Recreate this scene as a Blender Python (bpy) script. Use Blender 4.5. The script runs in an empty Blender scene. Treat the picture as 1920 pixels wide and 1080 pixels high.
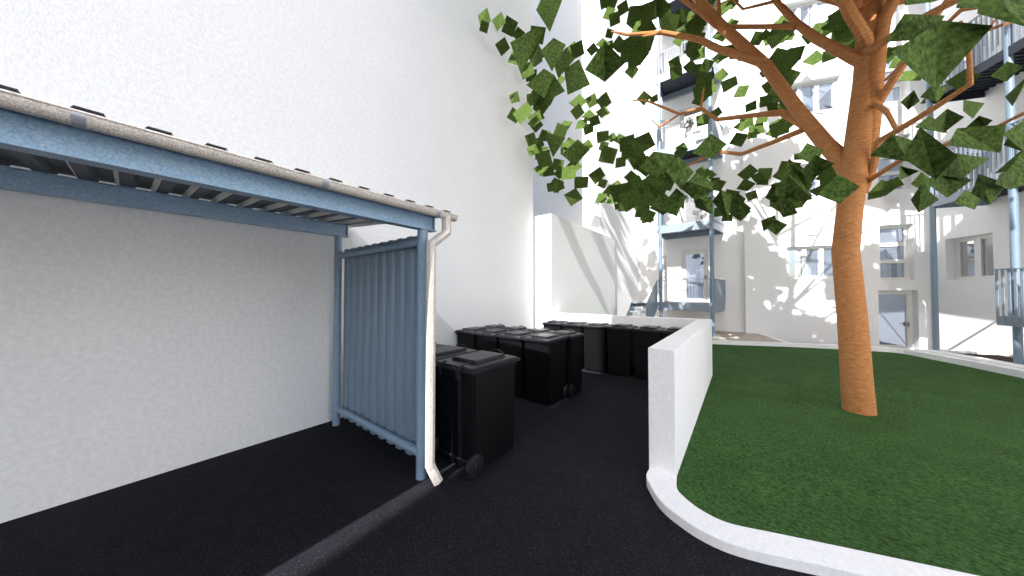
import bpy, bmesh, math, random
from mathutils import Vector, Matrix
R = math.radians
S = bpy.context.scene
COL = S.collection
random.seed(7)

# ------------------------------------------------------------------ materials
def mat(name, base, rough=0.8, metal=0.0, var=0.0, scale=20.0, bump=0.0, bscale=None, alt=None, spec=0.5, stretch=None, detail=6.0, speck=None, coat=0.0):
    m = bpy.data.materials.new(name); m.use_nodes = True
    nt = m.node_tree; N = nt.nodes; Lk = nt.links
    b = N['Principled BSDF']
    b.inputs['Roughness'].default_value = rough
    b.inputs['Metallic'].default_value = metal
    b.inputs['Specular IOR Level'].default_value = spec
    if coat: b.inputs['Coat Weight'].default_value = coat
    b.inputs['Base Color'].default_value = (*base, 1)
    tc = N.new('ShaderNodeTexCoord'); mp = N.new('ShaderNodeMapping')
    Lk.new(tc.outputs['Object'], mp.inputs['Vector'])
    if stretch: mp.inputs['Scale'].default_value = stretch
    if var > 0 or alt:
        n = N.new('ShaderNodeTexNoise'); n.inputs['Scale'].default_value = scale; n.inputs['Detail'].default_value = detail; n.inputs['Roughness'].default_value = 0.65
        Lk.new(mp.outputs['Vector'], n.inputs['Vector'])
        r = N.new('ShaderNodeValToRGB')
        a = alt or tuple(c * (1 + var) for c in base)
        lo = tuple(c * (1 - var) for c in base) if var else base
        r.color_ramp.elements[0].position = 0.36; r.color_ramp.elements[1].position = 0.64
        r.color_ramp.elements[0].color = (*lo, 1); r.color_ramp.elements[1].color = (*a, 1)
        Lk.new(n.outputs['Fac'], r.inputs['Fac'])
        # large soft unevenness on top of the fine grain
        n2 = N.new('ShaderNodeTexNoise'); n2.inputs['Scale'].default_value = scale * 0.06; n2.inputs['Detail'].default_value = 3
        Lk.new(mp.outputs['Vector'], n2.inputs['Vector'])
        mr = N.new('ShaderNodeMapRange'); mr.inputs['To Min'].default_value = 1 - var * 0.6; mr.inputs['To Max'].default_value = 1 + var * 0.6
        Lk.new(n2.outputs['Fac'], mr.inputs['Value'])
        mx = N.new('ShaderNodeMix'); mx.data_type = 'RGBA'; mx.blend_type = 'MULTIPLY'; mx.inputs[0].default_value = 1.0
        Lk.new(r.outputs['Color'], mx.inputs[6])
        cmb = N.new('ShaderNodeCombineColor')
        for i in range(3): Lk.new(mr.outputs['Result'], cmb.inputs[i])
        Lk.new(cmb.outputs['Color'], mx.inputs[7])
        out = mx.outputs[2]
        if speck:
            v = N.new('ShaderNodeTexVoronoi'); v.inputs['Scale'].default_value = speck[0]
            Lk.new(mp.outputs['Vector'], v.inputs['Vector'])
            cr = N.new('ShaderNodeValToRGB'); cr.color_ramp.elements[0].position = 0.0; cr.color_ramp.elements[0].color = (1, 1, 1, 1)
            cr.color_ramp.elements[1].position = speck[2]; cr.color_ramp.elements[1].color = (0, 0, 0, 1)
            Lk.new(v.outputs['Distance'], cr.inputs['Fac'])
            # only some of the grains are pale
            sp = N.new('ShaderNodeSeparateColor'); Lk.new(v.outputs['Color'], sp.inputs['Color'])
            gt = N.new('ShaderNodeMath'); gt.operation = 'GREATER_THAN'; gt.inputs[1].default_value = speck[3]
            Lk.new(sp.outputs[0], gt.inputs[0])
            ml = N.new('ShaderNodeMath'); ml.operation = 'MULTIPLY'; Lk.new(cr.outputs['Color'], ml.inputs[0]); Lk.new(gt.outputs[0], ml.inputs[1])
            m3 = N.new('ShaderNodeMix'); m3.data_type = 'RGBA'; Lk.new(ml.outputs[0], m3.inputs[0]); Lk.new(out, m3.inputs[6]); m3.inputs[7].default_value = (*speck[1], 1)
            out = m3.outputs[2]
        Lk.new(out, b.inputs['Base Color'])
    if bump > 0:
        n3 = N.new('ShaderNodeTexNoise'); n3.inputs['Scale'].default_value = bscale or scale; n3.inputs['Detail'].default_value = 5
        Lk.new(mp.outputs['Vector'], n3.inputs['Vector'])
        bp = N.new('ShaderNodeBump'); bp.inputs['Strength'].default_value = bump; bp.inputs['Distance'].default_value = 0.01
        Lk.new(n3.outputs['Fac'], bp.inputs['Height']); Lk.new(bp.outputs['Normal'], b.inputs['Normal'])
    return m

M = dict(
    stucco=mat('white_stucco', (.81, .808, .805), .92, var=.055, scale=26, bump=.14, bscale=60, spec=.2),
    stucco2=mat('pale_stucco', (.825, .825, .825), .92, var=.03, scale=40, bump=.2, bscale=80, spec=.2),
    concrete=mat('white_concrete', (.88, .88, .885), .9, var=.05, scale=38, bump=.15, bscale=70, spec=.2),
    asphalt=mat('dark_asphalt', (.0120, .0128, .0170), .95, var=.5, scale=90, bump=.5, bscale=160, spec=.12, speck=(170, (.30, .25, .20), .34, .84)),
    grass=mat('lawn_grass', (.034, .094, .022), .95, var=.5, scale=40, alt=(.066, .145, .040), bump=1.0, bscale=120, spec=.1, detail=10),
    beige=mat('beige_paving', (.50, .43, .37), .9, var=.08, scale=30, spec=.2),
    soil=mat('brown_soil', (.060, .042, .034), .95, var=.35, scale=30, bump=.6, spec=.1),
    steel=mat('blue_painted_steel', (.23, .345, .46), .5, .05, var=.12, scale=55, bump=.05, alt=(.27, .38, .49)),
    beam=mat('bright_blue_steel', (.19, .35, .54), .5, .05, var=.15, scale=90, alt=(.33, .46, .58)),
    beam2=mat('blue_steel_inner_lightened', (.27, .44, .66), .5, .0, var=.15, scale=90, alt=(.42, .56, .70)),  # same beam steel, lightened to make up for the shade under the roof
    panel=mat('corrugated_blue_sheet', (.21, .29, .37), .45, .1, var=.08, scale=90),
    postpaint=mat('grey_blue_post_paint', (.18, .25, .325), .42, .1, var=.05, scale=40),
    rail=mat('grey_blue_rail_paint', (.225, .275, .335), .42, .1, var=.05, scale=40),
    dark=mat('dark_grating', (.022, .028, .042), .6, .3, var=.15, scale=30),
    roof=mat('dark_roof_sheet', (.07, .08, .095), .6, .2, var=.2, scale=50),
    zinc=mat('galvanised_zinc', (.60, .55, .50), .6, .05, var=.34, scale=120, stretch=(1, 1, 1)),
    weblight=mat('roof_web_painted_light', (.88, .84, .76), .7, .0, var=.08, scale=70),  # cream tone imitating light caught by the roof ribs
    clamp=mat('grey_violet_clamp', (.36, .37, .43), .35, .3, var=.05, scale=40),
    bin=mat('black_plastic', (.0030, .0033, .0042), .45, var=.25, scale=9, spec=.22, bump=.03),
    lid=mat('black_plastic_lid', (.0095, .0105, .0145), .42, var=.25, scale=12, spec=.4, bump=.04),
    rubber=mat('black_rubber', (.0035, .0045, .007), .5, var=.1, scale=30),
    bark=mat('orange_brown_bark', (.42, .165, .054), .85, var=.15, scale=14, alt=(.58, .27, .105), bump=.6, bscale=14, stretch=(1, 1, 7), spec=.2),
    leaf=mat('green_leaf', (.038, .082, .015), .85, var=.42, scale=42, alt=(.105, .158, .036), bump=.6, bscale=60, spec=.08, detail=8),
    frame=mat('white_window_frame', (.78, .77, .75), .5, var=.02, scale=20),
    handle=mat('dark_handle', (.12, .12, .13), .4, .4, var=.05, scale=20),
    vent=mat('perforated_vent', (.66, .66, .68), .6, var=.2, scale=60),
)
def glass(name, base):
    m = bpy.data.materials.new(name); m.use_nodes = True
    nt = m.node_tree; b = nt.nodes['Principled BSDF']
    b.inputs['Roughness'].default_value = .03; b.inputs['Metallic'].default_value = .72; b.inputs['Base Color'].default_value = (*base, 1)
    b.inputs['Specular IOR Level'].default_value = 1.0; b.inputs['Coat Weight'].default_value = .6; b.inputs['Coat Roughness'].default_value = .02
    tc = nt.nodes.new('ShaderNodeTexCoord'); n = nt.nodes.new('ShaderNodeTexNoise'); n.inputs['Scale'].default_value = .9; n.inputs['Detail'].default_value = 1
    nt.links.new(tc.outputs['Object'], n.inputs['Vector'])
    bp = nt.nodes.new('ShaderNodeBump'); bp.inputs['Strength'].default_value = .15; bp.inputs['Distance'].default_value = .02
    nt.links.new(n.outputs['Fac'], bp.inputs['Height']); nt.links.new(bp.outputs['Normal'], b.inputs['Coat Normal'])
    r = nt.nodes.new('ShaderNodeValToRGB'); r.color_ramp.elements[0].color = (*[c * .85 for c in base], 1); r.color_ramp.elements[1].color = (*[min(1, c * 1.15) for c in base], 1)
    n2 = nt.nodes.new('ShaderNodeTexNoise'); n2.inputs['Scale'].default_value = 1.6
    nt.links.new(tc.outputs['Object'], n2.inputs['Vector']); nt.links.new(n2.outputs['Fac'], r.inputs['Fac']); nt.links.new(r.outputs['Color'], b.inputs['Base Color'])
    return m
M['glass'] = glass('pale_blue_glass', (.47, .54, .66))
M['curtain'] = glass('curtained_glass', (.50, .50, .50))

# ------------------------------------------------------------------ mesh builder
def worldloc(o):
    v = Vector((0, 0, 0))
    while o: v += o.location; o = o.parent
    return v
class MB:
    def __init__(s): s.v = []; s.f = []; s.mi = []
    def add(s, vs, fs, mi=0):
        k = len(s.v); s.v += [Vector(v) for v in vs]; s.f += [tuple(i + k for i in f) for f in fs]; s.mi += [mi] * len(fs); return s
    def box(s, c, d, rz=0.0, mi=0, top=None):
        # c = centre, d = full size, top = (sx, sy) scale of the upper face
        tx, ty = top or (1, 1); ca, sa = math.cos(rz), math.sin(rz); vs = []
        for z, kx, ky in ((-.5, 1, 1), (.5, tx, ty)):
            for x, y in ((-.5, -.5), (.5, -.5), (.5, .5), (-.5, .5)):
                px, py = x * d[0] * kx, y * d[1] * ky
                vs.append((c[0] + px * ca - py * sa, c[1] + px * sa + py * ca, c[2] + z * d[2]))
        return s.add(vs, [(3, 2, 1, 0), (4, 5, 6, 7), (0, 1, 5, 4), (1, 2, 6, 5), (2, 3, 7, 6), (3, 0, 4, 7)], mi)
    def bar(s, a, b, w, h, mi=0):
        # rectangular bar a->b, w horizontal, h in the other direction
        a, b = Vector(a), Vector(b); t = (b - a).normalized()
        n = t.cross(Vector((0, 0, 1)))
        if n.length < 1e-4: n = Vector((1, 0, 0))
        n.normalize(); u = n.cross(t).normalized()
        vs = [p + n * (w / 2 * i) + u * (h / 2 * j) for p in (a, b) for i, j in ((-1, -1), (1, -1), (1, 1), (-1, 1))]
        return s.add(vs, [(3, 2, 1, 0), (4, 5, 6, 7), (0, 1, 5, 4), (1, 2, 6, 5), (2, 3, 7, 6), (3, 0, 4, 7)], mi)
    def prism(s, poly, z0, z1, mi=0):
        # poly ccw; z0/z1 floats or lists
        n = len(poly); zb = z0 if isinstance(z0, (list, tuple)) else [z0] * n; zt = z1 if isinstance(z1, (list, tuple)) else [z1] * n
        vs = [(p[0], p[1], zb[i]) for i, p in enumerate(poly)] + [(p[0], p[1], zt[i]) for i, p in enumerate(poly)]
        return s.add(vs, [tuple(range(n - 1, -1, -1)), tuple(range(n, 2 * n))] + [(i, (i + 1) % n, n + (i + 1) % n, n + i) for i in range(n)], mi)
    def strip(s, A, B, z0, z1, mi=0):
        # band between two polylines of equal length (A left, B right)
        n = len(A); g = lambda z, i: z[i] if isinstance(z, (list, tuple)) else z
        vs = []
        for i in range(n):
            vs += [(A[i][0], A[i][1], g(z0, i)), (B[i][0], B[i][1], g(z0, i)), (B[i][0], B[i][1], g(z1, i)), (A[i][0], A[i][1], g(z1, i))]
        fs = [(0, 1, 2, 3), (4 * n - 1, 4 * n - 2, 4 * n - 3, 4 * n - 4)]
        for i in range(n - 1):
            a, b = 4 * i, 4 * i + 4
            for k in range(4): fs.append((a + k, b + k, b + (k + 1) % 4, a + (k + 1) % 4))
        return s.add(vs, fs, mi)
    def tube(s, pts, r, n=10, mi=0, caps=True):
        pts = [Vector(p) for p in pts]; rs = r if isinstance(r, (list, tuple)) else [r] * len(pts)
        k = len(pts); vs = []; N = None
        for i, p in enumerate(pts):
            t1 = (pts[i] - pts[i - 1]).normalized() if i else (pts[1] - pts[0]).normalized()
            t2 = (pts[i + 1] - pts[i]).normalized() if i < k - 1 else t1
            t = (t1 + t2).normalized(); 
            if N is None:
                N = t.orthogonal().normalized()
            N = (N - t * N.dot(t)).normalized(); Bn = t.cross(N)
            sc = 1.0 / max(.6, t.dot(t1))
            for j in range(n):
                a = 2 * math.pi * j / n
                vs.append(p + (N * math.cos(a) + Bn * math.sin(a)) * rs[i] * (sc if 0 < i < k - 1 else 1))
        fs = [(i * n + j, i * n + (j + 1) % n, (i + 1) * n + (j + 1) % n, (i + 1) * n + j) for i in range(k - 1) for j in range(n)]
        if caps: fs += [tuple(range(n - 1, -1, -1)), tuple((k - 1) * n + j for j in range(n))]
        return s.add(vs, fs, mi)
    def build(s, name, m, parent=None, smooth=False, bevel=0, local=False, seg=2):
        off = Vector((0, 0, 0)) if (local or parent is None) else worldloc(parent)
        me = bpy.data.meshes.new(name); me.from_pydata([tuple(v - off) for v in s.v], [], s.f)
        ms = m if isinstance(m, (list, tuple)) else [m]
        for x in ms: me.materials.append(x)
        for i, p in enumerate(me.polygons): p.material_index = s.mi[i]
        if bevel or len(s.f) < 60000:
            bm = bmesh.new(); bm.from_mesh(me)
            if name not in ('crown',): bmesh.ops.recalc_face_normals(bm, faces=bm.faces)
            if bevel: bmesh.ops.bevel(bm, geom=[e for e in bm.edges if e.is_manifold and e.calc_face_angle(0) > .5], offset=bevel, segments=seg, affect='EDGES', clamp_overlap=True)
            bm.to_mesh(me); bm.free()
        if smooth: me.shade_smooth_by_angle(R(40)) if hasattr(me, 'shade_smooth_by_angle') else None
        if smooth:
            for p in me.polygons: p.use_smooth = True
            try: me.set_sharp_from_angle(angle=R(40))
            except Exception: pass
        o = bpy.data.objects.new(name, me); COL.objects.link(o)
        if parent is not None: o.parent = parent
        return o
def tag(o, label=None, cat=None, group=None, kind=None):
    if label: o['label'] = label
    if cat: o['category'] = cat
    if group: o['group'] = group
    if kind: o['kind'] = kind
    return o
def empty(name, loc, rz=0.0):
    o = bpy.data.objects.new(name, None); COL.objects.link(o); o.location = loc; o.rotation_euler = (0, 0, rz); o.empty_display_size = .2
    return o
def copy_tree(o, parent=None):
    c = o.copy(); COL.objects.link(c); c.parent = parent
    for ch in [x for x in bpy.data.objects if x.parent == o]: copy_tree(ch, c)
    return c
def struct(o): o['kind'] = 'structure'; return o

# ------------------------------------------------------------------ ground, lawn, kerbs
g = MB(); g.add([(-60, -60, 0), (60, -60, 0), (60, 60, 0), (-60, 60, 0)], [(0, 1, 2, 3)])
struct(g.build('ground', M['asphalt']))

def smooth_path(P, n=5):
    out = []
    for i in range(len(P) - 1):
        p0 = P[max(i - 1, 0)]; p1 = P[i]; p2 = P[i + 1]; p3 = P[min(i + 2, len(P) - 1)]
        for k in range(n):
            t = k / n
            out.append(tuple(.5 * (2 * p1[j] + (p2[j] - p0[j]) * t + (2 * p0[j] - 5 * p1[j] + 4 * p2[j] - p3[j]) * t * t + (3 * p1[j] - p0[j] - 3 * p2[j] + p3[j]) * t ** 3) for j in range(len(p1))))
    out.append(tuple(P[-1])); return out
KO = smooth_path([(-.695, 3.06), (-.697, 2.90), (-.646, 2.776), (-.512, 2.589), (-.35, 2.488), (-.214, 2.443), (-.065, 2.440), (.114, 2.486)]) + [(.339, 2.571), (.65, 2.675), (8.2, 5.204)]
KI = smooth_path([(-.478, 3.06), (-.446, 2.855), (-.387, 2.774), (-.325, 2.722), (-.267, 2.685), (-.163, 2.651), (-.056, 2.655), (.128, 2.719)]) + [(.30, 2.779), (.58, 2.875), (8.1, 5.394)]
k = MB(); k.strip(KO, KI, -.02, .07); struct(k.build('near_kerb', M['concrete'], bevel=.004))

def lz(x, y):
    c = lambda v: max(0., min(1., v))
    return .055 + .070 * c((y - 3) / 8) * c((4.2 - x) / 3)
FAR = [(-3.9, 9.95), (-.697, 11.24), (-.14, 11.458), (2.19, 12.53), (2.96, 12.87), (3.20, 12.945), (3.36, 12.95), (3.47, 12.88), (3.53, 12.78), (4.03, 11.60), (4.35, 10.62), (5.35, 7.6), (8.1, 6.2)]
lawn = MB()
# lawn as a fan of strips from the near edge to the far edge
near = [(-3.9, 7.08), (-.66, 7.08), (-.52, 7.06), (-.50, 3.02)] + KI[6:]
outl = near + FAR[::-1]
bm = bmesh.new(); vs = [bm.verts.new((x, y, 0)) for x, y in outl]; bm.faces.new(vs)
bmesh.ops.triangulate(bm, faces=bm.faces[:]); bmesh.ops.subdivide_edges(bm, edges=bm.edges[:], cuts=3, use_grid_fill=True)
for v in bm.verts: v.co.z = lz(v.co.x, v.co.y)
me = bpy.data.meshes.new('lawn'); bm.to_mesh(me); bm.free(); me.materials.append(M['grass'])
o = bpy.data.objects.new('lawn', me); COL.objects.link(o); struct(o)

def offset(P, d):
    out = []
    for i in range(len(P)):
        a = Vector(P[max(i - 1, 0)]); b = Vector(P[min(i + 1, len(P) - 1)]); t = (b - a).normalized()
        out.append((P[i][0] - t.y * d, P[i][1] + t.x * d))
    return out
FB = offset(FAR, .15); zt = [lz(*p) + .115 for p in FAR]; zt = [max(z, .20) if p[0] < 3.3 else max(z, .195) for z, p in zip(zt, FAR)]
k = MB(); k.strip(FAR, FB, -.02, zt); struct(k.build('far_kerb', M['concrete'], bevel=.006))
F2 = offset([(3.70, 12.80), (4.13, 11.83), (4.50, 10.66), (5.50, 7.7)], 0); F3 = offset(F2, .30)
k = MB(); k.strip(F2, F3, -.02, .235); struct(k.build('pavement_ledge', M['concrete'], bevel=.006))
k = MB(); k.prism([(4.10, 12.72), (4.42, 11.6), (4.80, 10.5), (5.80, 8.0), (6.6, 8.3), (5.6, 11.2), (4.95, 13.02)], -.02, .205); struct(k.build('soil_bed', M['soil']))
k = MB(); k.prism([(4.05, 12.80), (4.95, 13.04), (4.92, 13.16), (4.0, 12.95)], -.02, .25); struct(k.build('soil_edge', M['concrete'], bevel=.004))
# beige patio at the foot of the balcony facade, slightly ramped, with a white edging
pat = [(-3.42, 13.29), (-3.42, 10.25), (-.75, 11.39), (-.19, 11.60), (1.10, 12.19), (.44, 13.17), (.12, 13.08), (.11, 13.29)]
pz = [.34, .2, .19, .19, .19, .33, .34, .34]
k = MB(); k.prism(pat, -.02, pz); struct(k.build('patio', M['beige']))
k = MB(); k.strip([(1.10, 12.19), (.44, 13.17)], [(1.24, 12.25), (.58, 13.22)], -.02, [.205, .36]); struct(k.build('patio_edging', M['concrete'], bevel=.004))
SUN = 11.0
SKY = 0.30
# ------------------------------------------------------------------ garden wall round the bin yard
t = empty('garden_wall', (-.59, 5.0, 0)); tag(t, 'low white rendered wall, L shaped, between the bin yard and the lawn', 'wall')
w = MB(); w.prism([(-.700, 3.01), (-.478, 3.00), (-.465, 7.10), (-.69, 7.10)], 0, 1.193); w.build('side_wall', M['concrete'], t, bevel=.004)
w = MB(); w.prism([(-3.875, 6.90), (-.692, 6.90), (-.692, 7.10), (-3.80, 7.10)], 0, 1.192); w.build('rear_wall', M['concrete'], t, bevel=.004)

# ------------------------------------------------------------------ buildings
t = empty('blank_wall_building', (-4.365, 0, 0)); tag(t, 'tall blank white rendered side wall of the building on the left', 'building')
w = MB(); w.box((-8.365, -11.7, 9), (8, 36.6, 18)); w.build('wall', M['stucco'], t)
t = empty('annex_block', (-3.9, 6.7, 0)); tag(t, 'low white flat roofed block behind the bins at the end of the tall blank wall', 'building')
w = MB(); w.prism([(-9, 6.72), (-3.885, 6.72), (-3.70, 11.08), (-9, 11.08)], 0, [3.785, 3.785, 3.735, 3.735]); w.build('wall', M['stucco2'], t, bevel=.004)

def wall_plane(parent, a, b, z0, z1, holes, depth, m, name='wall', d1=None):
    # front faces with real openings and reveals; outward is to the right of a->b
    a = Vector((*a, 0)); b = Vector((*b, 0)); L = (b - a).length; d = (b - a).normalized(); inn = Vector((-d.y, d.x, 0))
    P = lambda s, q, z: a + d * s + inn * q + Vector((0, 0, z))
    xs = sorted({0, L, *[h[0] for h in holes], *[h[1] for h in holes]}); zs = sorted({z0, z1, *[h[2] for h in holes], *[h[3] for h in holes]})
    mb = MB()
    for i in range(len(xs) - 1):
        for j in range(len(zs) - 1):
            cx, cz = (xs[i] + xs[i + 1]) / 2, (zs[j] + zs[j + 1]) / 2
            if any(h[0] < cx < h[1] and h[2] < cz < h[3] for h in holes): continue
            mb.add([P(xs[i], 0, zs[j]), P(xs[i + 1], 0, zs[j]), P(xs[i + 1], 0, zs[j + 1]), P(xs[i], 0, zs[j + 1])], [(0, 1, 2, 3)])
    for h in holes:
        q = depth
        c = [(h[0], h[2]), (h[1], h[2]), (h[1], h[3]), (h[0], h[3])]
        for k in range(4):
            u, v = c[k], c[(k + 1) % 4]
            mb.add([P(u[0], 0, u[1]), P(v[0], 0, v[1]), P(v[0], q, v[1]), P(u[0], q, u[1])], [(0, 1, 2, 3)])
    o = mb.build(name, m, parent)
    # keep front normals outward
    return P
def framed(parent, P, s0, s1, z0, z1, q, cols=1, rows=1, fr=.07, mul=.07, kind='window', gm='glass', handle=None, sill=False, bottom=None):
    # frame bars with a pane in each light, set q behind the wall face
    f = MB(); bt = bottom or fr
    def bar(a0, a1, b0, b1, th=.06, off=0):
        vs = [P(a, q - off + t_, z) for t_ in (0, th) for a, z in ((a0, b0), (a1, b0), (a1, b1), (a0, b1))]
        f.add(vs, [(0, 1, 2, 3), (7, 6, 5, 4), (0, 4, 5, 1), (1, 5, 6, 2), (2, 6, 7, 3), (3, 7, 4, 0)])
    bar(s0, s1, z0, z0 + bt); bar(s0, s1, z1 - fr, z1); bar(s0, s0 + fr, z0 + bt, z1 - fr); bar(s1 - fr, s1, z0 + bt, z1 - fr)
    iw = s1 - s0 - 2 * fr; ih = z1 - z0 - fr - bt
    xs = [(s0 + fr + iw * i / cols, s0 + fr + iw * (i + 1) / cols) for i in range(cols)]
    zs = [(z0 + bt + ih * j / rows, z0 + bt + ih * (j + 1) / rows) for j in range(rows)]
    for i in range(1, cols): bar(xs[i][0] - mul / 2, xs[i][0] + mul / 2, z0 + bt, z1 - fr, .055)
    for j in range(1, rows): bar(s0 + fr, s1 - fr, zs[j][0] - mul / 2, zs[j][0] + mul / 2, .05, -.003)
    # inner lips of the casements
    for (a0, a1) in xs:
        for (b0, b1) in zs:
            for r in ((a0, a1, b0, b0 + .025), (a0, a1, b1 - .025, b1), (a0, a0 + .025, b0 + .025, b1 - .025), (a1 - .025, a1, b0 + .025, b1 - .025)): bar(*r, .03, -.018)
    fo = f.build(kind, M['frame'], parent)
    p = MB(); p.add([P(s0 + fr * .5, q + .045, z0 + bt * .5), P(s1 - fr * .5, q + .045, z0 + bt * .5), P(s1 - fr * .5, q + .045, z1 - fr * .5), P(s0 + fr * .5, q + .045, z1 - fr * .5)], [(0, 1, 2, 3)])
    po = p.build('pane', M[gm], fo)
    if handle:
        h = MB(); c = P(handle[0], q - .03, handle[1]); h.tube([c - Vector((0, 0, .07)), c + Vector((0, 0, .07))], .014, 8); h.tube([c, P(handle[0], q + .002, handle[1])], .010, 8)
        h.tube([P(handle[0], q - .03, handle[1] + .01), P(handle[0] - .10, q - .03, handle[1] + .01)], .010, 8)
        h.build('handle', M['handle'], fo)
    return fo

apt = empty('apartment_building', (0, 13.3, 0)); tag(apt, 'white apartment building wrapping round the lawn, with framed windows and balcony doors', 'building')
TOP = 18.2
ST = 2.80
# return wall on the left
w = MB(); w.prism([(-9, 10.18), (-3.90, 10.18), (-3.42, 13.3), (-9, 13.3)], 0, TOP); w.build('wall', M['stucco2'], apt)
# facade behind the balconies
a, b = (-3.42, 13.3), (.115, 13.3)
holes = []
for i in range(6):
    z = 1.38 + ST * i; holes += [(1.57, 2.45, z, z + 2.0), (.83, 1.05, z + .77, z + 1.86)]
P = wall_plane(apt, a, b, 0, TOP, holes, .16, M['stucco2'])
for i in range(6):
    z = 1.38 + ST * i
    d = framed(apt, P, 1.57, 2.45, z, z + 2.0, .10, fr=.12, kind='balcony_door', gm='curtain' if i in (1, 2) else 'glass', bottom=.10, handle=(2.38, z + .95))
    sl = MB(); c = [P(1.60, .02, z + .004), P(2.42, .02, z + .004), P(2.42, .10, z + .03), P(1.60, .10, z + .03)]; sl.add(c, [(0, 1, 2, 3)]); sl.build('threshold', M['beige'], d)
    v = MB(); v.add([P(.83, .10, z + .77), P(1.05, .10, z + .77), P(1.05, .10, z + 1.86), P(.83, .10, z + 1.86)], [(0, 1, 2, 3)])
    for k_ in range(1, 10):
        zz = z + .77 + k_ * .109; v.add([P(.83, .06, zz), P(1.05, .06, zz), P(1.05, .10, zz + .03), P(.83, .10, zz + .03)], [(0, 1, 2, 3)])
    v.build('vent_window', M['vent'], apt)
# short return and stair facade
wall_plane(apt, (.115, 13.3), (.12, 13.1), 0, TOP, [], .1, M['stucco2'])
a, b = (.12, 13.1), (4.45, 14.6)
holes = []; W2 = []; S2 = []
for i in range(6):
    z = 2.19 + 2.755 * i; W2.append((1.17, 2.645, z, z + 1.07)); 
for i in range(6):
    z = 2.12 + 2.76 * i; S2.append((3.50, 4.27, z, z + 1.70))
holes = [h for h in W2 + S2 if h[3] < TOP] + [(3.44, 4.33, -.02, 1.80)]
P = wall_plane(apt, a, b, -.02, TOP, holes, .24, M['stucco2'])
for h in W2:
    if h[3] < TOP: framed(apt, P, *h, .17 if h[2] > 4 else .10, cols=3, fr=.07, mul=.11)
for h in S2:
    if h[3] < TOP: framed(apt, P, *h, .18, rows=3, fr=.06, mul=.11, kind='stair_window')
framed(apt, P, 3.44, 4.33, -.02, 1.80, .18, fr=.10, kind='entrance_door', handle=(4.21, .76))
# right wing
a = (4.45, 14.6); b = (4.45 + .4 * 7 / 1.0004, 14.6 - .917 * 7 / 1.0004)
holes = []; W3 = []
for i in range(6):
    z = 2.07 + 2.78 * i
    for s in (.43, 5.2):
        if z + 1.17 < TOP: holes.append((s, s + 1.02, z, z + 1.17))
P = wall_plane(apt, a, b, -.02, TOP, holes, .26, M['stucco2'])
for h in holes: framed(apt, P, *h, .19, cols=2, fr=.08, mul=.14, gm='curtain' if h[2] < 3 else 'glass')
holes = [(s, s + 1.4, z, z + 1.2) for s in (2, 5.5, 9) for z in (2.07, 4.85, 7.63, 10.41, 13.19)]
P = wall_plane(apt, b, (20, -4.5), -.02, TOP, holes, .26, M['stucco2'])  # unseen diagonal wing, added to throw sunlight back under the canopy
for h in holes: framed(apt, P, *h, .19, cols=2)
# building across the yard, behind the viewpoint (throws the shade over the yard)
t = empty('opposite_building', (4, -12, 0)); tag(t, 'white apartment block across the yard behind the viewpoint, shading it', 'building')
a, b = (6.3, -12.0), (-1.455, -12.0)
holes = [(s, s + 1.5, z, z + 1.4) for s in (1, 4) for z in (1.0, 3.8, 6.6, 9.4, 12.2, 15.0)]
P = wall_plane(t, a, b, 0, 20.3, holes, .2, M['stucco2'])
for h in holes: framed(t, P, *h, .15, cols=2)
k = MB(); k.prism([(5.4, -14), (30, -14), (30, 7.0), (7.9, 7.0), (6.0, 4.0)], -.02, .004); struct(k.build('bounce_paving', M['concrete']))  # pale sheet out of view, added as a sunlit bounce surface
w = MB(); w.prism([(-.80, -20), (6.295, -20), (6.295, -12.25), (-1.37, -12.25)], 0, 20.29); w.build('rear_block', M['stucco2'], t)

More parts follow.
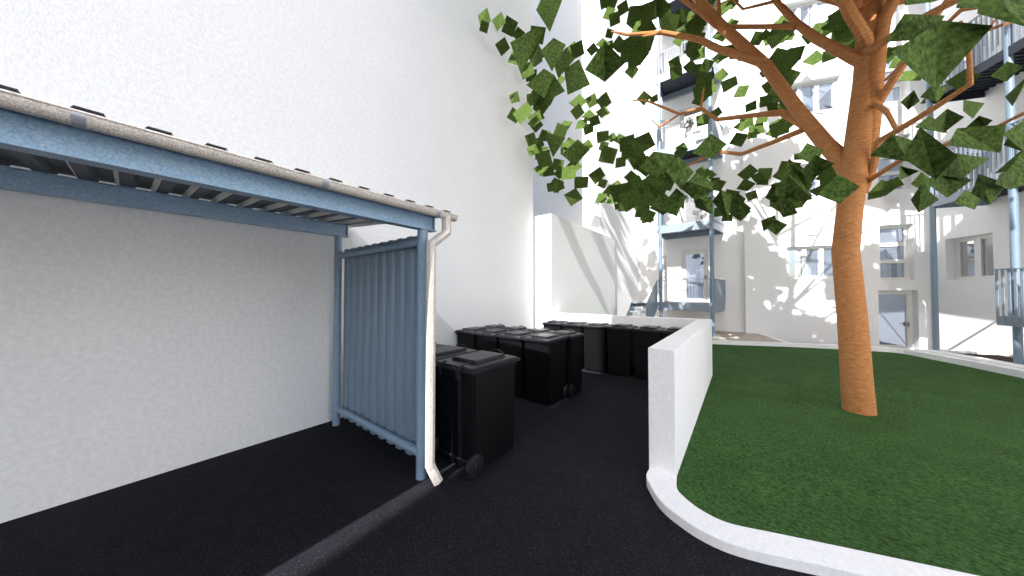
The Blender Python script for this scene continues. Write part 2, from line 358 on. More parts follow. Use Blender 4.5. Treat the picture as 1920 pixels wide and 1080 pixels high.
# ------------------------------------------------------------------ steel balcony tower
tw = empty('balcony_tower', (-1.5, 11.95, .3)); tag(tw, 'blue grey steel tower of stacked balconies with bar railings on the white facade', 'balcony')
for x, y, r in ((-2.33, 11.99, .062), (-.76, 11.99, .062)):
    q = MB(); q.tube([(x, y, .18), (x, y, 17.5)], r, 16); q.build('post', M['postpaint'], tw, smooth=True)
for i in range(6):
    fz = 1.38 + ST * i
    pl = [(-2.42, 11.95), (-.72, 11.95), (-.46, 13.28), (-2.42, 13.28)]
    lv = MB(); 
    # deck grating made of planks running front to back with thin gaps
    n = 11
    for k_ in range(n):
        x0 = -2.41 + k_ * 1.74 / n; x1 = x0 + 1.74 / n - .004
        f0 = 11.99; 
        lv.prism([(x0, f0), (x1 if x1 < -.72 else -.74, f0), (min(x1 + .02, -.50) if k_ == n - 1 else x1, 13.27), (x0, 13.27)], fz - .045, fz - .004)
    dk = lv.build('balcony_deck', M['dark'], tw)
    fr = MB()
    # fascia plates: deep front skirt, oblique right side, left side, rear beam
    fr.prism([(-2.425, 11.935), (-.715, 11.935), (-.715, 11.955), (-2.425, 11.955)], fz - .28, fz + .01)
    fr.prism([(-.735, 11.956), (-.715, 11.956), (-.462, 13.285), (-.482, 13.285)], fz - .28, fz + .01)
    fr.prism([(-2.425, 11.956), (-2.405, 11.956), (-2.405, 13.285), (-2.425, 13.285)], fz - .28, fz + .01)
    for k_ in range(13):  # seams of the skirt
        x = -2.36 + k_ * .134; fr.box((x, 11.932, fz - .135), (.008, .006, .28))
    fr.build('fascia', M['rail'], tw)
    bmz = MB(); bmz.box((-1.44, 13.20, fz - .20), (1.86, .09, .22)); bmz.build('rear_beam', M['rail' if i < 2 else 'rail'], tw, bevel=.004)
    rl = MB(); h = .82
    rl.bar((-2.43, 11.95, fz + h), (-.72, 11.95, fz + h), .022, .014); rl.bar((-.72, 11.95, fz + h), (-.465, 13.28, fz + h), .022, .014); 
    n = 19
    for k_ in range(n):
        x = -2.40 + k_ * (1.67 / (n - 1)); rl.box((x, 11.95, fz + h / 2), (.009, .022, h - .01))
    for k_ in range(1, 14):
        u = k_ / 14; rl.bar((-.72 + .255 * u, 11.95 + 1.33 * u, fz), (-.72 + .255 * u, 11.95 + 1.33 * u, fz + h), .022, .010)
    if i > 0:
        rl.bar((-2.42, 11.95, fz + h), (-2.42, 13.28, fz + h), .022, .014)
        for k_ in range(1, 14): rl.box((-2.42, 11.95 + k_ * .095, fz + h / 2), (.022, .009, h - .01))
    rl.build('railing', M['rail'], tw)
    if i < 2:
        s_ = MB(); s_.prism([(-.700, 11.965), (-.690, 11.965), (-.445, 13.28), (-.455, 13.28)], fz - .0, fz + h - .02); s_.build('side_panel', M['rail'], tw)
# stair down from the lowest balcony, towards the yard, on its left
st = empty('metal_staircase', (-2.9, 11.2, .2)); tag(st, 'short blue grey metal staircase with open treads beside the lowest balcony', 'staircase')
def sheet(pts, th, nrm):
    m_ = MB(); n = Vector(nrm) * th; vs = [Vector(p) for p in pts] + [Vector(p) + n for p in pts]; k_ = len(pts)
    m_.add(vs, [tuple(range(k_)), tuple(range(2 * k_ - 1, k_ - 1, -1))] + [(i, (i + 1) % k_, k_ + (i + 1) % k_, k_ + i) for i in range(k_)]); return m_
sheet([(-2.44, 10.25, .30), (-2.44, 11.85, 1.15), (-2.44, 11.93, 1.22), (-2.44, 11.93, 2.17), (-2.44, 11.80, 2.16), (-2.44, 10.25, 1.34), (-2.44, 10.2, .30)][:6], .015, (1, 0, 0)).build('side_panel', M['rail'], st)
sheet([(-3.20, 10.30, .22), (-3.20, 11.93, 1.22), (-3.20, 11.93, 1.40), (-3.20, 11.45, 1.40), (-3.20, 10.15, .60), (-3.20, 10.15, .22)], .02, (-1, 0, 0)).build('stringer', M['rail'], st)
for k_ in range(7):
    q = MB(); y = 11.60 - k_ * .20; z = 1.365 - k_ * .155; q.box((-2.815, y, z), (.75, .23, .035)); q.build('tread', M['rail'], st)
q = MB(); q.box((-2.815, 11.83, 1.36), (.77, .26, .04)); q.box((-2.815, 11.95, 1.30), (.77, .03, .16)); q.build('landing', M['rail'], st)
q = MB(); q.tube([(-2.435, 10.25, 1.345), (-2.435, 11.80, 2.165), (-2.435, 11.93, 2.175)], .014, 8); q.build('handrail', M['postpaint'], st)

# ------------------------------------------------------------------ access gallery on the right wing
ga = empty('access_gallery', (4.4, 12, .2)); tag(ga, 'blue grey steel gallery on round posts with bar railings along the right wing', 'balcony')
d = Vector((.3655, -.9308, 0)); P1 = Vector((4.01, 12.90, 0)); P2 = Vector((4.595, 11.44, 0)); nr = Vector((-d.y, d.x, 0))  # nr towards the wing wall
for p, r in ((P1, .056), (P2, .058), (P2 + d * 3.2, .058)):
    q = MB(); q.tube([p + Vector((0, 0, .2)), p + Vector((0, 0, 17))], r, 24); q.build('post', M['postpaint'], ga, smooth=True)
wd = Vector((.4, -.917, 0)).normalized()
W0 = Vector((5.05, 13.36, 0)) + Vector((-.02, -.01, 0))
A0 = P1 - d * .05 - nr * .02
for i in range(5):
    fz = 4.17 + 2.78 * i
    E1 = A0 + d * 6.2; W1 = W0 + wd * 6.2
    # ribs across
    rb = MB(); n = 46
    for k_ in range(n):
        u = (k_ + .5) / n; pa = A0.lerp(E1, u); pb = W0.lerp(W1, u)
        rb.bar(pa + Vector((0, 0, fz - .05)), pb + Vector((0, 0, fz - .05)), .055, .06)
    rb.build('grating', M['dark'], ga)
    dk = MB(); dk.prism([tuple(A0[:2]), tuple(E1[:2]), tuple(W1[:2]), tuple(W0[:2])], fz - .016, fz); dk.build('deck', M['dark'], ga)
    fs = MB()
    for pa, pb in ((A0, W0), (A0, E1), (W0, W1)):
        t_ = (pb - pa).normalized(); n_ = Vector((t_.y, -t_.x, 0)) * .012
        lo, hi = ((fz - .22, fz + .01) if (pa, pb) != (A0, E1) else (fz - .20, fz + .012))
        fs.prism([tuple((pa + n_)[:2]), tuple((pb + n_)[:2]), tuple((pb - n_)[:2]), tuple((pa - n_)[:2])], lo, hi)
    fs.build('fascia', M['rail' if i == 0 else 'dark'], ga)
    rl = MB(); h = 1.13
    for pa, pb, sp in ((A0, E1, .092), (A0, W0, .10)):
        L = (pb - pa).length; n = int(L / sp); t_ = (pb - pa).normalized()
        rl.bar(pa + Vector((0, 0, fz + h)), pb + Vector((0, 0, fz + h)), .035, .02)
        rz = math.atan2(t_.y, t_.x)
        for k_ in range(1, n):
            c = pa.lerp(pb, k_ / n); rl.box((c.x, c.y, fz + h / 2 + .0), (.036, .014, h - .02), rz)
    rl.build('railing', M['rail'], ga)
# lower landing next to the second post, mostly outside the frame
lo = empty('stair_landing', (4.9, 10.6, .2)); tag(lo, 'blue grey railed stair landing at the right edge, in front of the thick post', 'staircase')
L0 = P2 - d * .16 - nr * .17; L1 = L0 + d * 2.6
q = MB(); q.prism([tuple(L0[:2]), tuple(L1[:2]), tuple((L1 + nr * .9)[:2]), tuple((L0 + nr * .9)[:2])], 1.02, 1.22); q.build('landing', M['rail'], lo, bevel=.004)
q = MB(); q.bar(L0 + Vector((0, 0, 2.22)), L1 + Vector((0, 0, 2.22)), .05, .02); q.bar(L0 + Vector((0, 0, 2.22)), L0 + nr * .9 + Vector((0, 0, 2.22)), .05, .02)
for k_ in range(0, 26):
    c = L0 + d * (.03 + k_ * .10); q.box((c.x, c.y, 1.66), (.045, .012, 1.15), math.atan2(d.y, d.x))
q.build('railing', M['rail'], lo)
for k_ in range(5):
    q = MB(); c = L1 + nr * .45 + d * (.15 + .25 * k_); q.box((c.x, c.y, 1.0 - .19 * k_), (.26, .85, .04), math.atan2(d.y, d.x)); q.build('tread', M['rail'], lo)

# ------------------------------------------------------------------ canopy shelter on the left
sh = empty('canopy_shelter', (-3.3, .5, 0)); tag(sh, 'open blue steel canopy with corrugated roof and side screen against the white wall', 'canopy')
Y0, Y1 = -3.6, 1.79
def ibeam(x, z0, z1, m):
    q = MB(); q.box((x, (Y0 + Y1) / 2, (z0 + z1) / 2), (.010, Y1 - Y0, z1 - z0 - .016)); q.build('beam', m, sh)
    q = MB()
    for z in (z0 + .004, z1 - .004): q.box((x - .012, (Y0 + Y1 + .03) / 2, z), (.094, Y1 - Y0 + .03, .008))
    q.box((x - .012, Y1 + .008, (z0 + z1) / 2), (.085, .006, z1 - z0 - .018)); q.build('beam_flange', m, sh)
ibeam(-2.345, 2.298, 2.452, M['beam']); ibeam(-4.165, 2.453, 2.608, M['beam2'])
for x, y, z in ((-2.367, 1.70, 2.298), (-4.183, 1.70, 2.453), (-2.367, -3.5, 2.298), (-4.183, -3.5, 2.453)):
    q = MB(); q.tube([(x, y, 0), (x, y, z)], .048 if x > -3 else .044, 24); q.build('post', M['steel'], sh, smooth=True)
# trapezoid roof sheet, ribs run from the wall down to the gutter
def zr(x): return 2.458 + (-2.345 - x) * .0855
rf = MB(); Xa, Xb = -4.36, -2.20; pitch = .1965; prof = []
y = -5.05 - .04; k_ = -26
ys = []
for k_ in range(-19, 10):
    c = .095 + k_ * pitch
    ys += [(c - .066, 0), (c - .040, .040), (c + .036, .040), (c + .062, 0)]
for i in range(len(ys) - 1):
    (ya, za), (yb, zb) = ys[i], ys[i + 1]
    mi = 1 if (za > 0 and zb == 0) else 0  # sunward webs get the pale colour that stands in for bounced light
    vs = [(Xa, ya, zr(Xa) + za), (Xb, ya, zr(Xb) + za), (Xb, yb, zr(Xb) + zb), (Xa, yb, zr(Xa) + zb)]
    vs += [(v[0], v[1], v[2] + .0025) for v in vs]
    rf.add(vs, [(0, 1, 2, 3), (7, 6, 5, 4), (0, 4, 5, 1), (2, 6, 7, 3), (1, 5, 6, 2), (3, 7, 4, 0)], mi)
rf.build('roof_sheet', [M['roof'], M['weblight']], sh)
# corrugated side screen
sc = MB(); xs = []; pitch = .176
for k_ in range(10):
    c = -4.125 + k_ * pitch
    xs += [(c + .000, 0), (c + .022, .030), (c + .098, .030), (c + .120, 0)]
xs = [(-4.172, 0)] + [p for p in xs if p[0] < -2.40] + [(-2.40, 0)]
for i in range(len(xs) - 1):
    (xa, ya), (xb, yb) = xs[i], xs[i + 1]
    vs = [(xa, 1.755 - ya + .02, .100), (xb, 1.755 - yb + .02, .100), (xb, 1.755 - yb + .02, 2.278), (xa, 1.755 - ya + .02, 2.278)]
    vs += [(v[0], v[1] + .003, v[2]) for v in vs]
    sc.add(vs, [(0, 1, 2, 3), (7, 6, 5, 4), (0, 4, 5, 1), (2, 6, 7, 3)])
sc.build('side_screen', M['panel'], sh)
for z in (2.192, .215):
    q = MB(); q.tube([(-4.16, 1.705, z), (-2.39, 1.705, z)], .040, 20); q.build('cross_rail', M['steel'], sh, smooth=True)
# gutter with clamps
gu = empty('roof_gutter', (-2.22, 0, 2.44)); tag(gu, 'mottled galvanised half round gutter along the canopy edge', 'gutter')
q = MB(); n = 14; r = .049; cx, cz = -2.208, 2.452
vs = []; prof = [(cx + r * math.cos(math.pi + math.pi * j / n), cz + r * math.sin(math.pi + math.pi * j / n)) for j in range(n + 1)] + [(cx + (r - .004) * math.cos(-math.pi * j / n), cz + (r - .004) * math.sin(-math.pi * j / n)) for j in range(n + 1)]
m_ = len(prof)
for yy in (-3.68, 1.955): vs += [(p[0], yy, p[1]) for p in prof]
q.add(vs, [(j, (j + 1) % m_, m_ + (j + 1) % m_, m_ + j) for j in range(m_)] + [tuple(range(m_)), tuple(range(2 * m_ - 1, m_ - 1, -1))])
q.tube([(cx + r, -3.68, cz), (cx + r, 1.955, cz)], .006, 8)
q.build('trough', M['zinc'], gu, smooth=True)
for yy in (-3.4, -2.7, -1.05, -.127, .80, 1.73):
    q = MB(); vs = []
    for y2 in (yy - .018, yy + .018):
        vs += [(cx + (r + .003) * math.cos(math.pi + math.pi * j / n), y2, cz + (r + .003) * math.sin(math.pi + math.pi * j / n)) for j in range(n + 1)] + [(cx + .001 + (r + .0005) * math.cos(-math.pi * j / n), y2, cz + (r + .0005) * math.sin(-math.pi * j / n)) for j in range(n + 1)]
    q.add(vs, [(j, (j + 1) % m_, m_ + (j + 1) % m_, m_ + j) for j in range(m_)]); q.build('clamp', M['clamp'], gu, smooth=True)
dp = empty('downpipe', (-2.22, 1.68, 0)); tag(dp, 'pale zinc downpipe with an angled shoe beside the canopy post', 'downpipe')
q = MB(); q.tube([(-2.20, 1.845, 2.440), (-2.20, 1.845, 2.275), (-2.22, 1.685, 2.145), (-2.22, 1.685, .165)], .043, 8); q.build('pipe', M['zinc'], dp)
q = MB(); q.tube([(-2.22, 1.685, .175), (-2.215, 1.70, .13), (-2.165, 1.735, .015)], .046, 8); q.build('shoe', M['zinc'], dp)
# ------------------------------------------------------------------ wheelie bins
def make_bin():
    t = empty('wheelie_bin', (0, 0, 0))
    b = MB(); b.box((0, .0, .485), (.530, .610, .93), top=(1.05, 1.06)); b.build('body', M['bin'], t, bevel=.016, local=True, smooth=True)
    b = MB(); b.box((0, 0, .940), (.560, .690, .035)); b.build('rim', M['bin'], t, bevel=.010, local=True, smooth=True)
    l = MB(); l.box((0, 0, .974), (.600, .765, .030)); l.box((0, .005, .995), (.570, .730, .022), top=(.96, .97))
    lid = l.build('lid', M['lid'], t, bevel=.009, local=True, smooth=True)
    p = MB(); p.box((0, .03, 1.020), (.36, .47, .038), top=(.94, .95)); p.build('raised_panel', M['lid'], lid, bevel=.007, local=True, smooth=True)
    h = MB(); h.tube([(-.10, .315, 1.002), (-.085, .325, 1.030), (-.03, .330, 1.048), (.03, .330, 1.048), (.085, .325, 1.030), (.10, .315, 1.002)], .008, 8); h.build('grip', M['rubber'], lid, local=True, smooth=True)
    for s in (-.13, .13):
        q = MB()
        pts = [(-.402, .900), (-.408, .985), (-.395, 1.022), (-.33, 1.030), (-.315, 1.022), (-.375, 1.005), (-.388, .975), (-.385, .900)]
        vs = [(s + dx, a_, z_) for dx in (-.022, .022) for a_, z_ in pts]; k_ = len(pts)
        q.add(vs, [tuple(range(k_)), tuple(range(2 * k_ - 1, k_ - 1, -1))] + [(i, (i + 1) % k_, k_ + (i + 1) % k_, k_ + i) for i in range(k_)])
        q.build('hinge', M['rubber'], t, local=True)
    a = MB(); a.tube([(-.27, -.315, .108), (.27, -.315, .108)], .013, 12); a.build('axle', M['rubber'], t, local=True, smooth=True)
    for s in (-1, 1):
        wv = MB(); wv.tube([(s * .252, -.315, .108), (s * .258, -.315, .108), (s * .295, -.315, .108), (s * .300, -.315, .108)], [.098, .106, .106, .090], 28); wv.tube([(s * .299, -.315, .108), (s * .308, -.315, .108)], [.03, .024], 16)
        wv.build('wheel', M['rubber'], t, local=True, smooth=True)
    return t
first = make_bin(); used = False
def put(x, y, rz, sx, sy, label, group, sz=1.0):
    global used
    o = first if not used else copy_tree(first)
    used = True
    o.location = (x, y, 0); o.rotation_euler = (0, 0, rz); o.scale = (sx, sy, sz)
    tag(o, label, 'wheelie bin', group)
G1 = 'black bins beside the canopy screen'
put(-2.245, 2.31, 0, 1, 1, 'nearest black wheelie bin, right beside the downpipe, hinges and wheels towards us', G1)
put(-2.845, 2.31, 0, 1, 1, 'black wheelie bin second from the nearest one, partly hidden by the downpipe', G1)
put(-3.445, 2.31, 0, 1, 1, 'black wheelie bin farthest behind the canopy screen, only a sliver showing past the downpipe', G1)
G2 = 'black bins in the middle block'
L2 = ['black bin at the right front corner of the middle block, whole body showing', 'black bin second from the right in the front row of the middle block', 'black bin third from the right in the front row of the middle block', 'front row bin of the middle block nearest the tall white wall']
L3 = ['black bin directly behind the right front corner bin of the middle block', 'black bin second from the right in the back row of the middle block', 'black bin third from the right in the back row of the middle block', 'back row bin of the middle block nearest the tall white wall']
for i, x in enumerate((-2.515, -3.05, -3.585, -4.095)): put(x, 4.165, math.pi, .87, .80, L2[i], G2)
for i, x in enumerate((-2.455, -2.99, -3.525, -4.075)): put(x, 4.700, 0, .87, .66, L3[i], G2)
G3 = 'black bins along the rear wall'
names = ['left end', 'second from the left', 'third from the left', 'fourth from the left', 'second from the right', 'right end, cut off by side wall']
for i, x in enumerate((-3.60, -3.08, -2.555, -2.025, -1.465, -.965)): put(x, 6.50, math.pi, .86, .80, 'black bin along the low rear wall, ' + names[i], G3)

